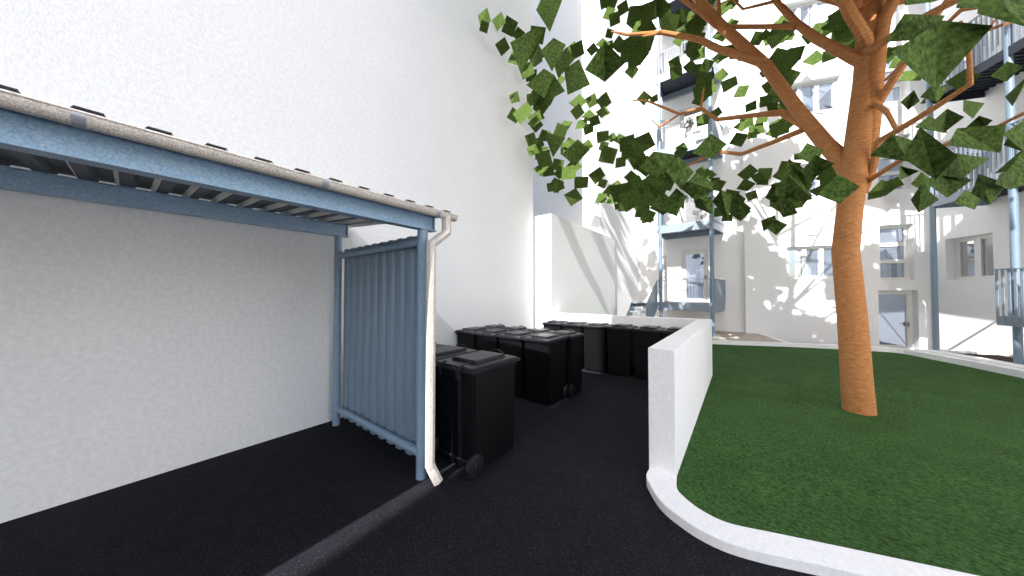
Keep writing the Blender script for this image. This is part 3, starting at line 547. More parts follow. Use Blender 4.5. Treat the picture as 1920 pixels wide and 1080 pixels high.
# ------------------------------------------------------------------ the tree
tree = empty('courtyard_tree', (1.27, 6.19, .05)); tag(tree, 'tall leafy tree with an orange brown trunk growing in the lawn', 'tree')
TD = {"leaves":[[-3.97,4.25,7.16,0.17,-0.94,-0.28,0.34,0.1],[-3.93,4.22,6.93,0.59,-0.25,-0.77,0.24,0.35],[-3.99,4.75,7.46,0.22,-0.94,-0.26,0.35,0.34],[-3.96,5.07,7.56,0.54,-0.29,-0.79,0.41,0.3],[-3.92,4.79,6.91,0.48,-0.36,-0.8,0.34,1.38],[-3.92,5.35,7.57,0.37,-0.35,-0.86,0.3,0.28],[-3.74,5.85,7.82,0.11,-0.32,-0.94,0.49,0.86],[-3.96,5.29,6.99,0.55,-0.82,0.16,0.41,1.33],[-3.94,5.71,6.97,0.32,-0.94,-0.07,0.45,0.25],[-3.92,5.86,6.92,0.35,-0.52,-0.78,0.36,0.98],[-3.69,5.7,7.2,0.29,-0.44,-0.85,0.46,1.57],[-3.62,7.4,8.41,0.2,-0.98,0.03,0.48,0.43],[-3.32,7.13,8.08,0.33,-0.55,-0.76,0.45,1.42],[-3.83,7.14,7.52,0.06,-0.99,0.12,0.32,0.97],[-3.96,6.0,6.43,0.23,-0.97,-0.01,0.44,0.07],[-3.88,6.26,6.33,0.59,-0.32,-0.74,0.45,1.51],[-3.94,6.66,6.74,0.27,-0.39,-0.88,0.36,0.64],[-3.94,5.21,6.06,0.5,-0.86,-0.11,0.3,0.3],[-3.95,5.23,5.67,0.24,-0.7,-0.68,0.34,0.52],[-3.59,5.08,5.51,0.11,-0.98,0.16,0.53,0.57],[-3.94,6.08,5.98,0.19,-0.98,0.0,0.44,0.33],[-3.94,6.09,5.86,0.12,-0.72,-0.69,0.41,0.23],[-3.9,6.15,6.07,0.37,-0.73,-0.58,0.32,0.19],[-3.61,7.81,7.18,0.36,-0.9,0.25,0.55,0.75],[-3.53,7.57,6.73,0.19,-0.69,-0.7,0.42,0.39],[-3.47,8.44,7.48,0.39,-0.9,-0.2,0.46,0.4],[-2.92,7.97,7.0,0.07,-0.77,-0.64,0.45,0.22],[-2.9,7.81,6.61,0.41,-0.87,0.27,0.42,0.63],[-3.55,8.4,7.05,0.37,-0.91,0.19,0.44,0.78],[-3.37,7.51,6.3,0.14,-0.94,0.31,0.43,1.45],[-3.33,7.86,6.31,0.38,-0.5,-0.78,0.39,1.28],[-3.27,8.14,6.66,0.3,-0.47,-0.83,0.39,1.45],[-3.9,7.55,6.46,0.1,-0.92,0.37,0.5,1.05],[-3.55,6.63,5.79,0.49,-0.72,-0.49,0.43,1.05],[-3.92,6.45,5.73,0.18,-0.98,0.11,0.4,1.17],[-4.0,5.97,5.45,0.22,-0.81,-0.54,0.36,0.02],[-3.95,6.23,5.45,0.21,-0.54,-0.81,0.34,1.38],[-3.92,5.91,5.15,0.45,-0.88,0.14,0.35,0.52],[-3.98,6.42,5.27,0.45,-0.89,0.1,0.47,0.04],[-3.62,7.26,5.76,0.32,-0.91,0.25,0.41,0.95],[-3.73,7.3,5.67,0.26,-0.96,0.12,0.45,0.02],[-3.58,8.33,6.12,0.34,-0.94,0.09,0.41,0.6],[-3.58,5.9,4.83,0.24,-0.68,-0.69,0.49,1.52],[-3.88,6.26,4.79,0.16,-0.93,0.33,0.46,0.8],[-3.95,7.21,5.24,0.51,-0.85,-0.11,0.43,1.38],[-3.93,6.64,4.89,0.28,-0.47,-0.83,0.44,1.25],[-3.9,7.23,5.0,0.41,-0.91,-0.04,0.36,0.78],[-3.32,6.62,4.65,0.37,-0.89,0.27,0.5,0.01],[-3.64,7.55,5.25,0.3,-0.93,0.21,0.5,0.76],[-3.09,6.83,4.44,0.18,-0.52,-0.84,0.48,1.2],[-3.96,7.12,4.66,0.45,-0.58,-0.68,0.47,0.49],[-3.94,7.2,4.63,0.35,-0.44,-0.83,0.46,1.36],[-3.89,6.78,4.5,0.36,-0.56,-0.75,0.36,1.21],[-3.14,6.48,4.01,0.31,-0.66,-0.68,0.47,0.23],[-3.0,8.63,10.01,0.04,-0.98,-0.18,0.41,0.9],[-2.72,8.27,9.41,0.19,-0.6,-0.77,0.4,1.47],[-2.48,8.23,9.54,0.2,-0.51,-0.84,0.37,0.04],[-2.81,7.76,9.55,0.45,-0.36,-0.82,0.36,1.27],[-3.0,8.81,10.48,-0.0,-0.45,-0.89,0.47,0.9],[-2.13,8.1,9.07,0.24,-0.25,-0.94,0.52,1.02],[-2.38,8.94,9.64,0.3,-0.53,-0.79,0.44,0.48],[-2.12,8.72,9.26,0.11,-0.98,0.17,0.6,1.1],[-1.46,6.56,7.56,-0.02,-0.61,-0.79,0.45,1.56],[-1.78,7.8,8.27,0.08,-0.65,-0.76,0.48,0.45],[-2.86,8.25,9.05,-0.06,-0.63,-0.78,0.29,1.09],[-3.33,8.16,8.77,0.17,-0.34,-0.92,0.37,0.25],[-2.88,7.8,8.46,0.54,-0.81,0.21,0.42,0.95],[-2.85,8.13,8.6,-0.02,-0.55,-0.83,0.35,1.46],[-2.82,8.9,9.16,0.25,-0.57,-0.78,0.43,0.47],[-2.69,9.07,9.11,-0.01,-0.47,-0.88,0.48,0.86],[-2.18,8.11,8.35,0.02,-0.46,-0.89,0.51,0.15],[-1.74,6.92,7.17,0.04,-0.58,-0.82,0.44,1.56],[-1.76,7.68,7.79,0.36,-0.5,-0.79,0.46,1.03],[-2.69,9.09,8.8,0.36,-0.45,-0.82,0.38,1.09],[-2.23,8.42,8.09,0.15,-0.48,-0.86,0.49,1.33],[-2.38,8.74,8.07,-0.07,-0.76,-0.64,0.41,0.4],[-2.15,8.78,8.4,0.23,-0.37,-0.9,0.45,0.61],[-2.08,8.67,8.85,-0.09,-0.31,-0.95,0.5,1.51],[-2.2,8.44,8.32,-0.04,-0.49,-0.87,0.43,0.36],[-3.1,8.32,6.2,0.21,-0.48,-0.85,0.47,1.3],[-3.04,8.94,6.44,0.36,-0.87,0.34,0.39,0.6],[-2.8,8.93,6.3,0.36,-0.93,-0.11,0.36,0.97],[-2.32,6.55,4.81,0.16,-0.73,-0.66,0.49,0.94],[-2.89,7.82,5.68,0.31,-0.77,-0.55,0.32,1.04],[-2.05,7.03,5.18,0.37,-0.54,-0.76,0.47,1.31],[-2.81,9.0,5.64,0.47,-0.53,-0.71,0.43,1.1],[-1.44,5.88,4.53,0.19,-0.44,-0.88,0.52,0.13],[-1.76,6.79,4.65,0.18,-0.69,-0.7,0.48,0.39],[-1.99,6.97,4.92,-0.05,-0.71,-0.7,0.46,1.09],[-2.87,7.26,4.71,0.52,-0.49,-0.7,0.47,0.0],[-3.23,8.62,4.98,0.31,-0.95,-0.09,0.34,1.15],[-2.95,7.81,4.28,0.19,-0.98,0.09,0.37,1.4],[-2.98,8.64,4.68,0.33,-0.94,0.09,0.49,0.95],[-2.7,8.0,4.25,0.21,-0.91,0.36,0.4,1.35],[-2.71,8.32,4.68,0.33,-0.9,0.27,0.43,0.69],[-2.35,8.44,4.89,-0.1,-0.73,-0.68,0.42,0.43],[-2.02,6.65,3.89,0.2,-0.79,-0.58,0.48,0.5],[-1.63,6.08,3.78,0.05,-0.61,-0.79,0.51,0.41],[-2.32,8.42,4.25,0.37,-0.81,-0.45,0.45,0.14],[-2.89,9.09,4.41,0.04,-0.76,-0.65,0.41,1.46],[-1.6,6.88,4.48,0.31,-0.58,-0.76,0.5,0.53],[-2.16,8.96,4.15,0.35,-0.72,-0.6,0.46,1.32],[-1.9,8.28,3.73,0.38,-0.77,-0.52,0.45,1.04],[-1.47,6.46,3.75,-0.07,-0.54,-0.84,0.56,1.13],[-1.36,6.59,7.57,0.19,-0.55,-0.81,0.44,0.05],[-1.47,7.93,8.68,0.01,-0.34,-0.94,0.48,0.57],[-1.66,9.56,9.78,-0.08,-0.74,-0.67,0.49,1.49],[-1.18,7.38,7.76,0.31,-0.73,-0.61,0.47,1.11],[-1.11,7.78,8.07,0.2,-0.59,-0.78,0.47,0.22],[-1.23,9.57,9.62,0.09,-0.5,-0.86,0.38,1.17],[-1.14,10.11,9.89,0.18,-0.97,-0.17,0.41,0.34],[-0.7,7.31,7.41,0.09,-0.68,-0.73,0.44,0.54],[-0.88,8.89,8.48,0.15,-0.33,-0.93,0.49,0.55],[-1.19,10.26,9.62,-0.05,-0.99,-0.15,0.48,1.3],[-1.3,9.86,9.34,0.31,-0.92,-0.25,0.4,0.48],[-1.34,9.81,9.13,0.04,-1.0,-0.07,0.37,0.73],[-0.78,8.1,7.64,0.02,-0.58,-0.81,0.46,1.23],[-0.95,10.14,9.02,0.01,-0.64,-0.76,0.46,0.88],[-1.1,10.23,8.94,0.06,-0.4,-0.92,0.42,0.28],[-0.9,10.03,8.65,0.14,-0.98,0.12,0.49,0.04],[-0.98,9.74,8.46,0.16,-0.59,-0.79,0.35,0.29],[-1.39,9.23,8.1,0.06,-0.68,-0.73,0.39,0.27],[-1.37,9.33,7.91,0.21,-0.7,-0.68,0.43,1.47],[-1.05,9.47,8.0,-0.02,-0.6,-0.8,0.36,0.57],[-0.91,10.36,8.38,-0.09,-0.53,-0.84,0.46,1.39],[-0.71,10.16,8.29,0.27,-0.73,-0.63,0.41,0.94],[-0.67,8.72,7.01,0.19,-0.39,-0.9,0.48,1.48],[-0.64,7.93,6.29,0.1,-0.56,-0.82,0.5,0.09],[-0.63,10.08,7.68,0.21,-0.98,0.02,0.33,0.44],[-0.87,10.19,7.39,0.29,-0.43,-0.86,0.5,0.65],[-0.61,9.49,7.15,0.1,-0.96,0.26,0.44,0.11],[-2.12,8.89,7.24,-0.08,-0.75,-0.66,0.4,0.45],[-1.99,9.52,7.5,0.33,-0.41,-0.85,0.3,1.44],[-0.53,10.76,7.14,0.21,-0.66,-0.72,0.36,0.46],[-0.78,10.04,6.72,0.03,-0.99,0.12,0.38,1.05],[-0.83,10.15,6.74,0.07,-0.7,-0.71,0.44,0.1],[-1.29,9.57,5.84,-0.06,-0.98,0.2,0.34,0.51],[-1.29,9.45,5.7,-0.02,-0.58,-0.82,0.38,1.01],[-0.33,9.76,8.72,0.24,-0.97,0.11,0.47,0.86],[-0.13,10.36,9.33,-0.06,-0.99,0.11,0.41,0.82],[-0.1,10.51,10.03,-0.11,-0.44,-0.89,0.35,0.76],[-0.29,10.52,10.0,0.07,-1.0,0.0,0.48,0.3],[-0.61,10.65,10.52,0.16,-0.57,-0.81,0.35,0.71],[-0.4,10.06,8.33,-0.04,-1.0,-0.08,0.37,0.5],[-0.32,9.96,8.29,0.01,-0.63,-0.77,0.32,1.04],[-0.19,10.19,8.45,0.19,-0.45,-0.87,0.47,1.31],[-0.03,10.14,8.27,-0.18,-0.32,-0.93,0.49,0.01],[0.1,11.13,8.81,-0.24,-0.97,0.05,0.35,0.35],[-0.35,9.99,7.77,0.26,-0.96,-0.09,0.37,0.69],[-0.19,10.75,7.85,-0.05,-0.99,0.16,0.53,0.15],[0.08,10.09,7.17,-0.28,-0.96,0.04,0.41,1.16],[0.47,11.0,9.03,0.19,-0.6,-0.77,0.44,1.07],[0.59,10.38,8.64,-0.11,-0.52,-0.85,0.3,0.77],[0.81,11.74,9.4,-0.05,-1.0,-0.04,0.48,0.14],[0.88,11.09,9.03,-0.16,-0.67,-0.72,0.39,0.2],[1.04,11.29,9.43,0.12,-0.97,0.23,0.51,0.5],[1.14,11.65,9.29,0.16,-0.74,-0.65,0.47,0.16],[1.23,12.05,9.44,0.21,-0.95,0.24,0.4,1.12],[0.91,11.19,8.45,0.07,-0.5,-0.86,0.45,0.98],[0.74,11.7,8.65,-0.1,-0.98,-0.18,0.35,1.38],[1.04,11.55,8.37,0.03,-0.64,-0.77,0.43,0.75],[1.22,12.0,8.77,-0.13,-0.63,-0.77,0.45,1.33],[1.22,11.03,8.28,0.11,-0.79,-0.61,0.32,1.2],[0.61,11.02,8.0,0.07,-0.62,-0.78,0.28,0.57],[0.71,10.83,7.98,0.08,-0.66,-0.75,0.31,1.53],[0.99,11.7,8.1,0.14,-0.59,-0.79,0.35,1.16],[1.15,11.28,7.76,-0.08,-0.65,-0.76,0.43,1.41],[0.74,11.48,7.82,0.04,-0.75,-0.66,0.42,0.29],[0.89,11.47,7.58,-0.21,-0.85,-0.48,0.37,1.37],[0.62,10.83,7.08,-0.33,-0.6,-0.72,0.42,0.24],[0.3,11.25,7.24,0.15,-0.59,-0.8,0.38,0.09],[0.74,10.62,6.74,-0.09,-0.64,-0.76,0.32,0.35],[1.11,11.85,7.36,-0.26,-0.54,-0.8,0.42,0.01],[1.09,11.05,6.83,0.07,-0.64,-0.76,0.28,0.76],[1.1,11.27,6.62,0.01,-0.98,0.21,0.34,1.44],[0.19,10.56,6.52,0.07,-1.0,-0.02,0.41,0.15],[0.11,11.17,6.73,-0.06,-0.95,0.3,0.48,0.6],[0.39,10.55,6.23,-0.11,-0.99,0.06,0.46,0.11],[-0.0,11.08,6.3,0.1,-0.69,-0.72,0.5,1.14],[0.33,11.3,6.43,0.1,-0.8,-0.59,0.32,1.44],[0.51,10.51,6.47,-0.15,-0.99,0.07,0.35,1.36],[0.93,11.37,6.54,0.14,-0.98,0.13,0.5,0.39],[0.85,11.46,6.41,-0.1,-0.99,0.06,0.45,0.88],[1.41,12.22,5.79,-0.27,-0.68,-0.68,0.31,0.25],[0.19,10.72,5.13,0.29,-0.63,-0.72,0.52,0.61],[0.58,11.16,5.15,0.07,-1.0,0.02,0.46,1.39],[0.42,11.04,5.05,-0.21,-0.68,-0.7,0.35,0.72],[0.78,8.07,4.19,-0.06,-0.87,-0.48,0.44,1.21],[1.21,11.19,4.93,0.09,-0.67,-0.74,0.45,1.43],[-0.69,9.49,4.92,0.02,-1.0,-0.01,0.31,0.77],[-2.93,8.91,4.76,0.16,-0.99,0.01,0.39,1.53],[-1.73,5.59,3.57,0.04,-0.6,-0.8,0.54,0.05],[-1.45,5.22,3.29,0.32,-0.72,-0.62,0.46,0.2],[-1.26,5.33,3.42,0.11,-0.82,-0.56,0.45,0.71],[-2.58,8.47,4.14,0.49,-0.68,-0.55,0.37,1.26],[-2.22,8.96,4.02,0.05,-0.87,-0.49,0.46,1.18],[-2.19,9.53,3.99,0.38,-0.71,-0.59,0.49,1.51],[-1.14,5.35,3.35,0.09,-0.76,-0.64,0.45,0.96],[-2.2,8.55,4.13,0.17,-0.78,-0.6,0.39,0.28],[-1.11,6.02,3.31,0.18,-0.69,-0.7,0.48,0.74],[-0.51,10.49,4.88,-0.03,-0.99,0.13,0.48,1.09],[-0.58,9.62,4.59,0.12,-0.95,0.28,0.41,0.3],[-0.29,10.88,3.97,-0.22,-0.71,-0.67,0.37,1.22],[-0.02,8.12,3.54,-0.18,-0.89,-0.42,0.48,0.66],[-0.08,9.63,4.13,-0.08,-0.82,-0.57,0.46,0.61],[0.14,10.29,4.63,-0.04,-0.7,-0.72,0.43,1.13],[0.29,11.45,4.65,-0.05,-0.87,-0.49,0.37,0.16],[0.55,11.43,5.04,-0.24,-0.71,-0.67,0.39,1.21],[1.29,11.1,4.15,0.05,-1.0,-0.0,0.29,1.07],[1.79,11.76,4.57,0.02,-0.48,-0.88,0.51,0.64],[1.96,12.17,4.89,0.14,-0.5,-0.86,0.36,0.21],[-0.43,10.24,4.02,0.23,-0.71,-0.67,0.43,1.45],[-0.21,10.93,4.59,0.21,-0.65,-0.73,0.51,1.15],[-0.88,10.26,5.29,0.24,-0.97,-0.07,0.32,0.54],[-0.63,9.86,5.0,0.01,-0.99,0.17,0.3,0.67],[-0.54,9.95,4.81,-0.13,-0.99,-0.02,0.32,1.35],[-0.49,10.0,4.71,0.21,-0.78,-0.59,0.36,1.22],[-1.41,6.52,4.3,0.12,-0.49,-0.87,0.52,1.34],[-1.12,6.05,3.94,0.01,-0.7,-0.71,0.48,0.99],[-1.07,6.71,4.27,0.15,-0.77,-0.62,0.46,1.1],[-1.28,6.07,3.82,0.3,-0.77,-0.57,0.46,0.61],[-1.56,8.96,4.69,0.23,-0.71,-0.66,0.48,0.97],[-1.83,7.95,4.29,0.3,-0.67,-0.68,0.47,0.96],[-1.94,9.31,4.37,0.45,-0.52,-0.73,0.44,0.7],[-2.13,9.24,3.95,0.18,-0.71,-0.68,0.38,1.35],[2.1,11.23,8.91,0.05,-0.63,-0.78,0.49,0.4],[2.23,12.6,9.66,-0.22,-0.7,-0.68,0.49,0.25],[2.0,11.79,9.05,-0.04,-0.69,-0.73,0.4,0.58],[2.05,10.75,8.16,-0.32,-0.58,-0.75,0.5,0.25],[2.12,10.65,7.94,-0.19,-0.67,-0.72,0.46,0.87],[2.16,10.8,8.39,-0.16,-0.57,-0.81,0.47,0.2],[2.56,12.5,9.23,-0.16,-0.41,-0.9,0.51,0.86],[2.37,11.33,8.03,-0.08,-0.56,-0.82,0.47,0.9],[1.92,12.59,9.64,-0.25,-0.97,-0.0,0.47,0.99],[1.6,11.11,8.62,-0.24,-0.97,0.04,0.48,0.38],[1.11,11.78,9.78,-0.21,-0.95,0.22,0.53,1.09],[0.95,10.39,8.55,0.1,-0.38,-0.92,0.53,0.8],[0.82,10.13,8.23,-0.05,-0.99,0.16,0.51,0.32],[0.85,10.58,8.58,-0.32,-0.58,-0.75,0.46,0.14],[0.88,10.57,8.05,-0.25,-0.94,-0.22,0.45,0.9],[1.02,10.41,7.69,-0.22,-0.52,-0.82,0.51,1.01],[1.28,11.3,8.41,-0.27,-0.46,-0.84,0.49,1.54],[1.04,11.51,8.22,0.15,-0.48,-0.86,0.4,0.01],[1.86,12.64,8.85,0.04,-0.97,0.25,0.56,0.57],[2.14,12.48,8.69,-0.03,-0.76,-0.65,0.42,1.46],[1.1,10.67,7.43,0.07,-0.74,-0.67,0.47,0.79],[0.92,11.37,7.91,0.13,-0.66,-0.74,0.4,0.81],[0.95,11.56,7.45,0.02,-1.0,-0.02,0.41,1.36],[1.01,10.27,6.48,0.05,-0.86,-0.51,0.45,0.34],[1.19,11.43,6.71,-0.11,-0.96,0.26,0.47,0.41],[0.74,9.05,5.47,0.1,-0.99,-0.04,0.46,0.18],[0.94,10.22,6.05,0.02,-0.49,-0.87,0.53,0.75],[0.8,10.77,6.79,-0.01,-0.68,-0.73,0.27,0.88],[0.79,10.78,7.26,0.09,-0.69,-0.72,0.35,1.19],[1.5,8.88,4.14,-0.27,-0.67,-0.69,0.48,1.27],[0.76,7.85,4.07,0.15,-0.8,-0.59,0.5,0.71],[0.63,7.27,3.59,0.15,-0.89,-0.43,0.45,0.11],[1.05,8.35,4.04,-0.03,-0.67,-0.74,0.49,1.41],[0.7,7.95,3.49,-0.08,-1.0,0.06,0.45,0.76],[1.2,11.66,4.3,-0.24,-0.75,-0.62,0.5,1.54],[0.7,8.89,3.85,0.11,-0.91,-0.4,0.46,0.04],[1.16,9.78,4.18,-0.02,-0.77,-0.64,0.46,0.98],[3.35,12.95,8.39,-0.08,-0.7,-0.7,0.46,1.12],[3.44,12.97,8.44,-0.05,-0.7,-0.72,0.35,0.1],[3.62,13.27,8.27,-0.24,-0.97,0.06,0.41,1.22],[3.68,12.72,7.51,0.02,-0.92,0.38,0.54,1.19],[2.6,10.49,4.07,-0.06,-0.7,-0.72,0.48,1.24],[3.01,12.77,4.48,0.01,-0.64,-0.77,0.39,0.21],[3.63,13.87,4.96,-0.35,-0.86,-0.36,0.43,0.37],[4.53,13.79,6.48,-0.23,-0.97,0.01,0.35,0.5],[4.14,13.02,6.92,-0.29,-0.93,0.22,0.47,0.94],[4.82,13.36,7.3,-0.34,-0.93,0.17,0.52,0.56],[4.23,12.02,6.78,-0.47,-0.52,-0.71,0.52,1.06]],"polys":[[-1.626,2.627,4.81,-1.383,2.626,4.638,-1.471,2.53,4.291,-1.593,2.467,4.539],[-1.685,2.638,4.548,-1.644,2.705,4.525,-1.813,2.512,4.009,-1.929,2.477,4.39],[-1.721,2.714,4.454,-1.706,2.775,4.267,-1.667,2.549,4.04,-1.85,2.682,4.407],[-1.472,2.603,4.286,-1.345,2.626,4.165,-1.428,2.494,3.854,-1.588,2.544,4.172],[-1.414,2.774,4.279,-1.367,2.87,4.185,-1.537,2.818,4.023,-1.526,2.688,4.114],[-1.232,2.68,3.999,-1.128,2.708,3.716,-1.341,2.649,3.671,-1.432,2.751,4.032],[-1.457,2.393,3.837,-1.385,2.458,3.782,-1.438,2.375,3.531,-1.653,2.377,3.753],[-1.552,2.755,4.03,-1.382,2.676,3.741,-1.745,2.647,3.685,-1.622,2.424,3.703],[-0.646,1.771,3.253,-0.543,1.848,3.116,-0.692,1.9,3.089,-0.743,1.693,3.07],[-1.68,2.795,3.48,-1.432,2.779,3.324,-1.552,2.728,3.132,-1.569,2.631,3.274],[-1.327,2.843,3.302,-1.17,2.801,3.135,-1.368,2.863,3.042,-1.446,2.712,3.129],[-0.171,2.758,2.945,-0.071,2.808,2.851,-0.168,2.765,2.746,-0.292,2.674,2.794],[-0.518,2.62,2.513,-0.407,2.491,2.367,-0.374,2.507,2.279,-0.564,2.595,2.407],[-0.394,2.633,2.534,-0.335,2.663,2.467,-0.341,2.614,2.345,-0.408,2.43,2.402],[-0.257,2.117,2.397,-0.167,2.323,2.438,-0.126,2.23,2.348,-0.225,2.234,2.3,-0.294,2.152,2.368],[-0.268,2.461,2.431,-0.152,2.519,2.375,-0.152,2.524,2.257,-0.264,2.616,2.351],[-0.102,2.484,2.416,-0.044,2.601,2.398,-0.066,2.607,2.215,-0.157,2.582,2.367],[-0.014,2.895,2.49,0.073,3.046,2.357,0.001,3.091,2.296,-0.069,3.008,2.4],[0.209,3.034,2.555,0.269,3.13,2.488,0.235,3.148,2.413,0.16,3.115,2.469],[0.263,2.84,2.495,0.305,2.761,2.427,0.287,2.756,2.326,0.198,2.828,2.409],[0.339,3.066,2.545,0.428,3.072,2.421,0.378,3.104,2.369,0.275,2.891,2.434],[0.293,3.078,2.443,0.352,3.122,2.314,0.27,3.167,2.3,0.231,3.197,2.405],[0.119,2.792,2.227,0.199,2.804,2.259,0.211,2.889,2.225,0.142,2.975,2.172],[0.208,2.927,2.252,0.256,2.717,2.165,0.198,2.748,2.104,0.15,2.747,2.16],[-0.466,2.24,2.693,-0.346,2.252,2.641,-0.31,2.247,2.496,-0.489,2.247,2.511],[-0.44,2.092,2.631,-0.342,2.207,2.607,-0.359,2.178,2.417,-0.533,2.083,2.542],[-0.313,2.178,2.594,-0.235,2.265,2.498,-0.298,2.153,2.364,-0.379,2.129,2.495],[-0.238,2.43,2.553,-0.14,2.51,2.474,-0.185,2.466,2.345,-0.316,2.307,2.412],[-0.353,2.358,2.443,-0.3,2.38,2.384,-0.349,2.339,2.239,-0.469,2.393,2.333],[0.424,3.247,2.886,0.535,3.372,2.842,0.477,3.292,2.703,0.341,3.023,2.713],[0.427,2.94,2.672,0.526,2.992,2.604,0.43,3.084,2.544,0.346,2.944,2.575],[0.284,2.933,2.66,0.374,3.045,2.586,0.422,3.19,2.484,0.234,2.943,2.515],[0.512,2.821,2.48,0.603,2.811,2.373,0.501,2.751,2.269,0.401,2.753,2.349],[0.247,2.618,2.481,0.355,2.822,2.438,0.403,2.903,2.354,0.254,2.828,2.336,0.191,2.66,2.401],[0.563,1.999,2.888,0.726,2.183,2.925,0.665,2.108,2.798,0.513,2.003,2.796],[0.628,1.912,2.758,0.755,1.953,2.697,0.624,1.958,2.511,0.453,1.719,2.596],[1.148,3.934,3.377,1.137,3.802,3.219,1.118,3.943,3.224,1.051,3.84,3.265],[1.134,3.613,3.243,1.234,3.681,3.224,1.142,3.564,3.085,1.118,3.736,3.224],[1.567,4.462,3.402,1.784,4.76,3.44,1.56,4.319,3.168,1.481,4.226,3.219],[1.076,3.239,2.902,1.182,3.358,2.865,1.142,3.496,2.829,0.978,3.155,2.797],[1.223,3.939,3.138,1.38,4.163,3.096,1.306,3.942,2.967,1.097,3.776,3.012],[1.556,4.224,3.152,1.618,4.224,3.092,1.644,4.41,3.099,1.522,4.31,3.104],[0.673,2.58,2.584,0.823,2.769,2.57,0.772,2.72,2.452,0.603,2.631,2.503],[0.634,2.129,2.437,0.766,2.23,2.307,0.731,2.316,2.236,0.599,2.18,2.326],[0.954,2.782,2.611,1.123,2.829,2.595,1.123,2.88,2.462,0.877,2.649,2.488],[0.968,2.908,2.523,1.188,3.137,2.507,1.002,2.896,2.355,0.874,2.791,2.381],[0.96,2.908,2.432,1.052,2.937,2.348,0.928,2.817,2.239,0.793,2.637,2.309],[0.971,3.586,2.674,1.057,3.568,2.608,1.032,3.644,2.601,0.919,3.419,2.521],[1.159,3.88,2.677,1.212,3.9,2.607,1.131,3.676,2.445,1.077,3.789,2.57],[0.971,3.257,2.44,1.13,3.54,2.371,1.027,3.499,2.285,0.977,3.442,2.376],[1.061,2.899,2.37,1.199,3.02,2.318,1.099,2.909,2.193,1.088,3.052,2.294],[1.272,3.633,2.438,1.397,3.781,2.411,1.312,3.641,2.291,1.185,3.527,2.339],[1.112,2.678,2.555,1.133,2.696,2.462,1.089,2.629,2.382,0.998,2.541,2.46],[1.192,2.864,2.472,1.141,2.721,2.313,1.048,2.649,2.303,1.045,2.735,2.321],[1.236,2.986,2.441,1.271,3.034,2.306,1.178,2.954,2.271,1.076,2.812,2.285,1.07,2.749,2.319],[1.447,3.68,2.724,1.575,3.803,2.686,1.524,3.678,2.72,1.41,3.536,2.738],[1.56,3.899,3.395,1.546,3.718,3.254,1.455,3.651,3.147,1.422,3.725,3.246],[1.62,3.852,3.238,1.641,3.944,3.196,1.458,3.611,2.955,1.555,3.924,3.148],[0.705,1.873,2.803,0.859,2.021,2.821,0.812,1.923,2.636,0.694,1.879,2.721],[0.717,2.037,2.916,0.907,2.248,2.952,0.786,2.044,2.814,0.674,1.949,2.808],[1.014,3.601,3.963,1.285,3.825,3.976,1.139,3.598,3.851,0.985,3.485,3.832]]}
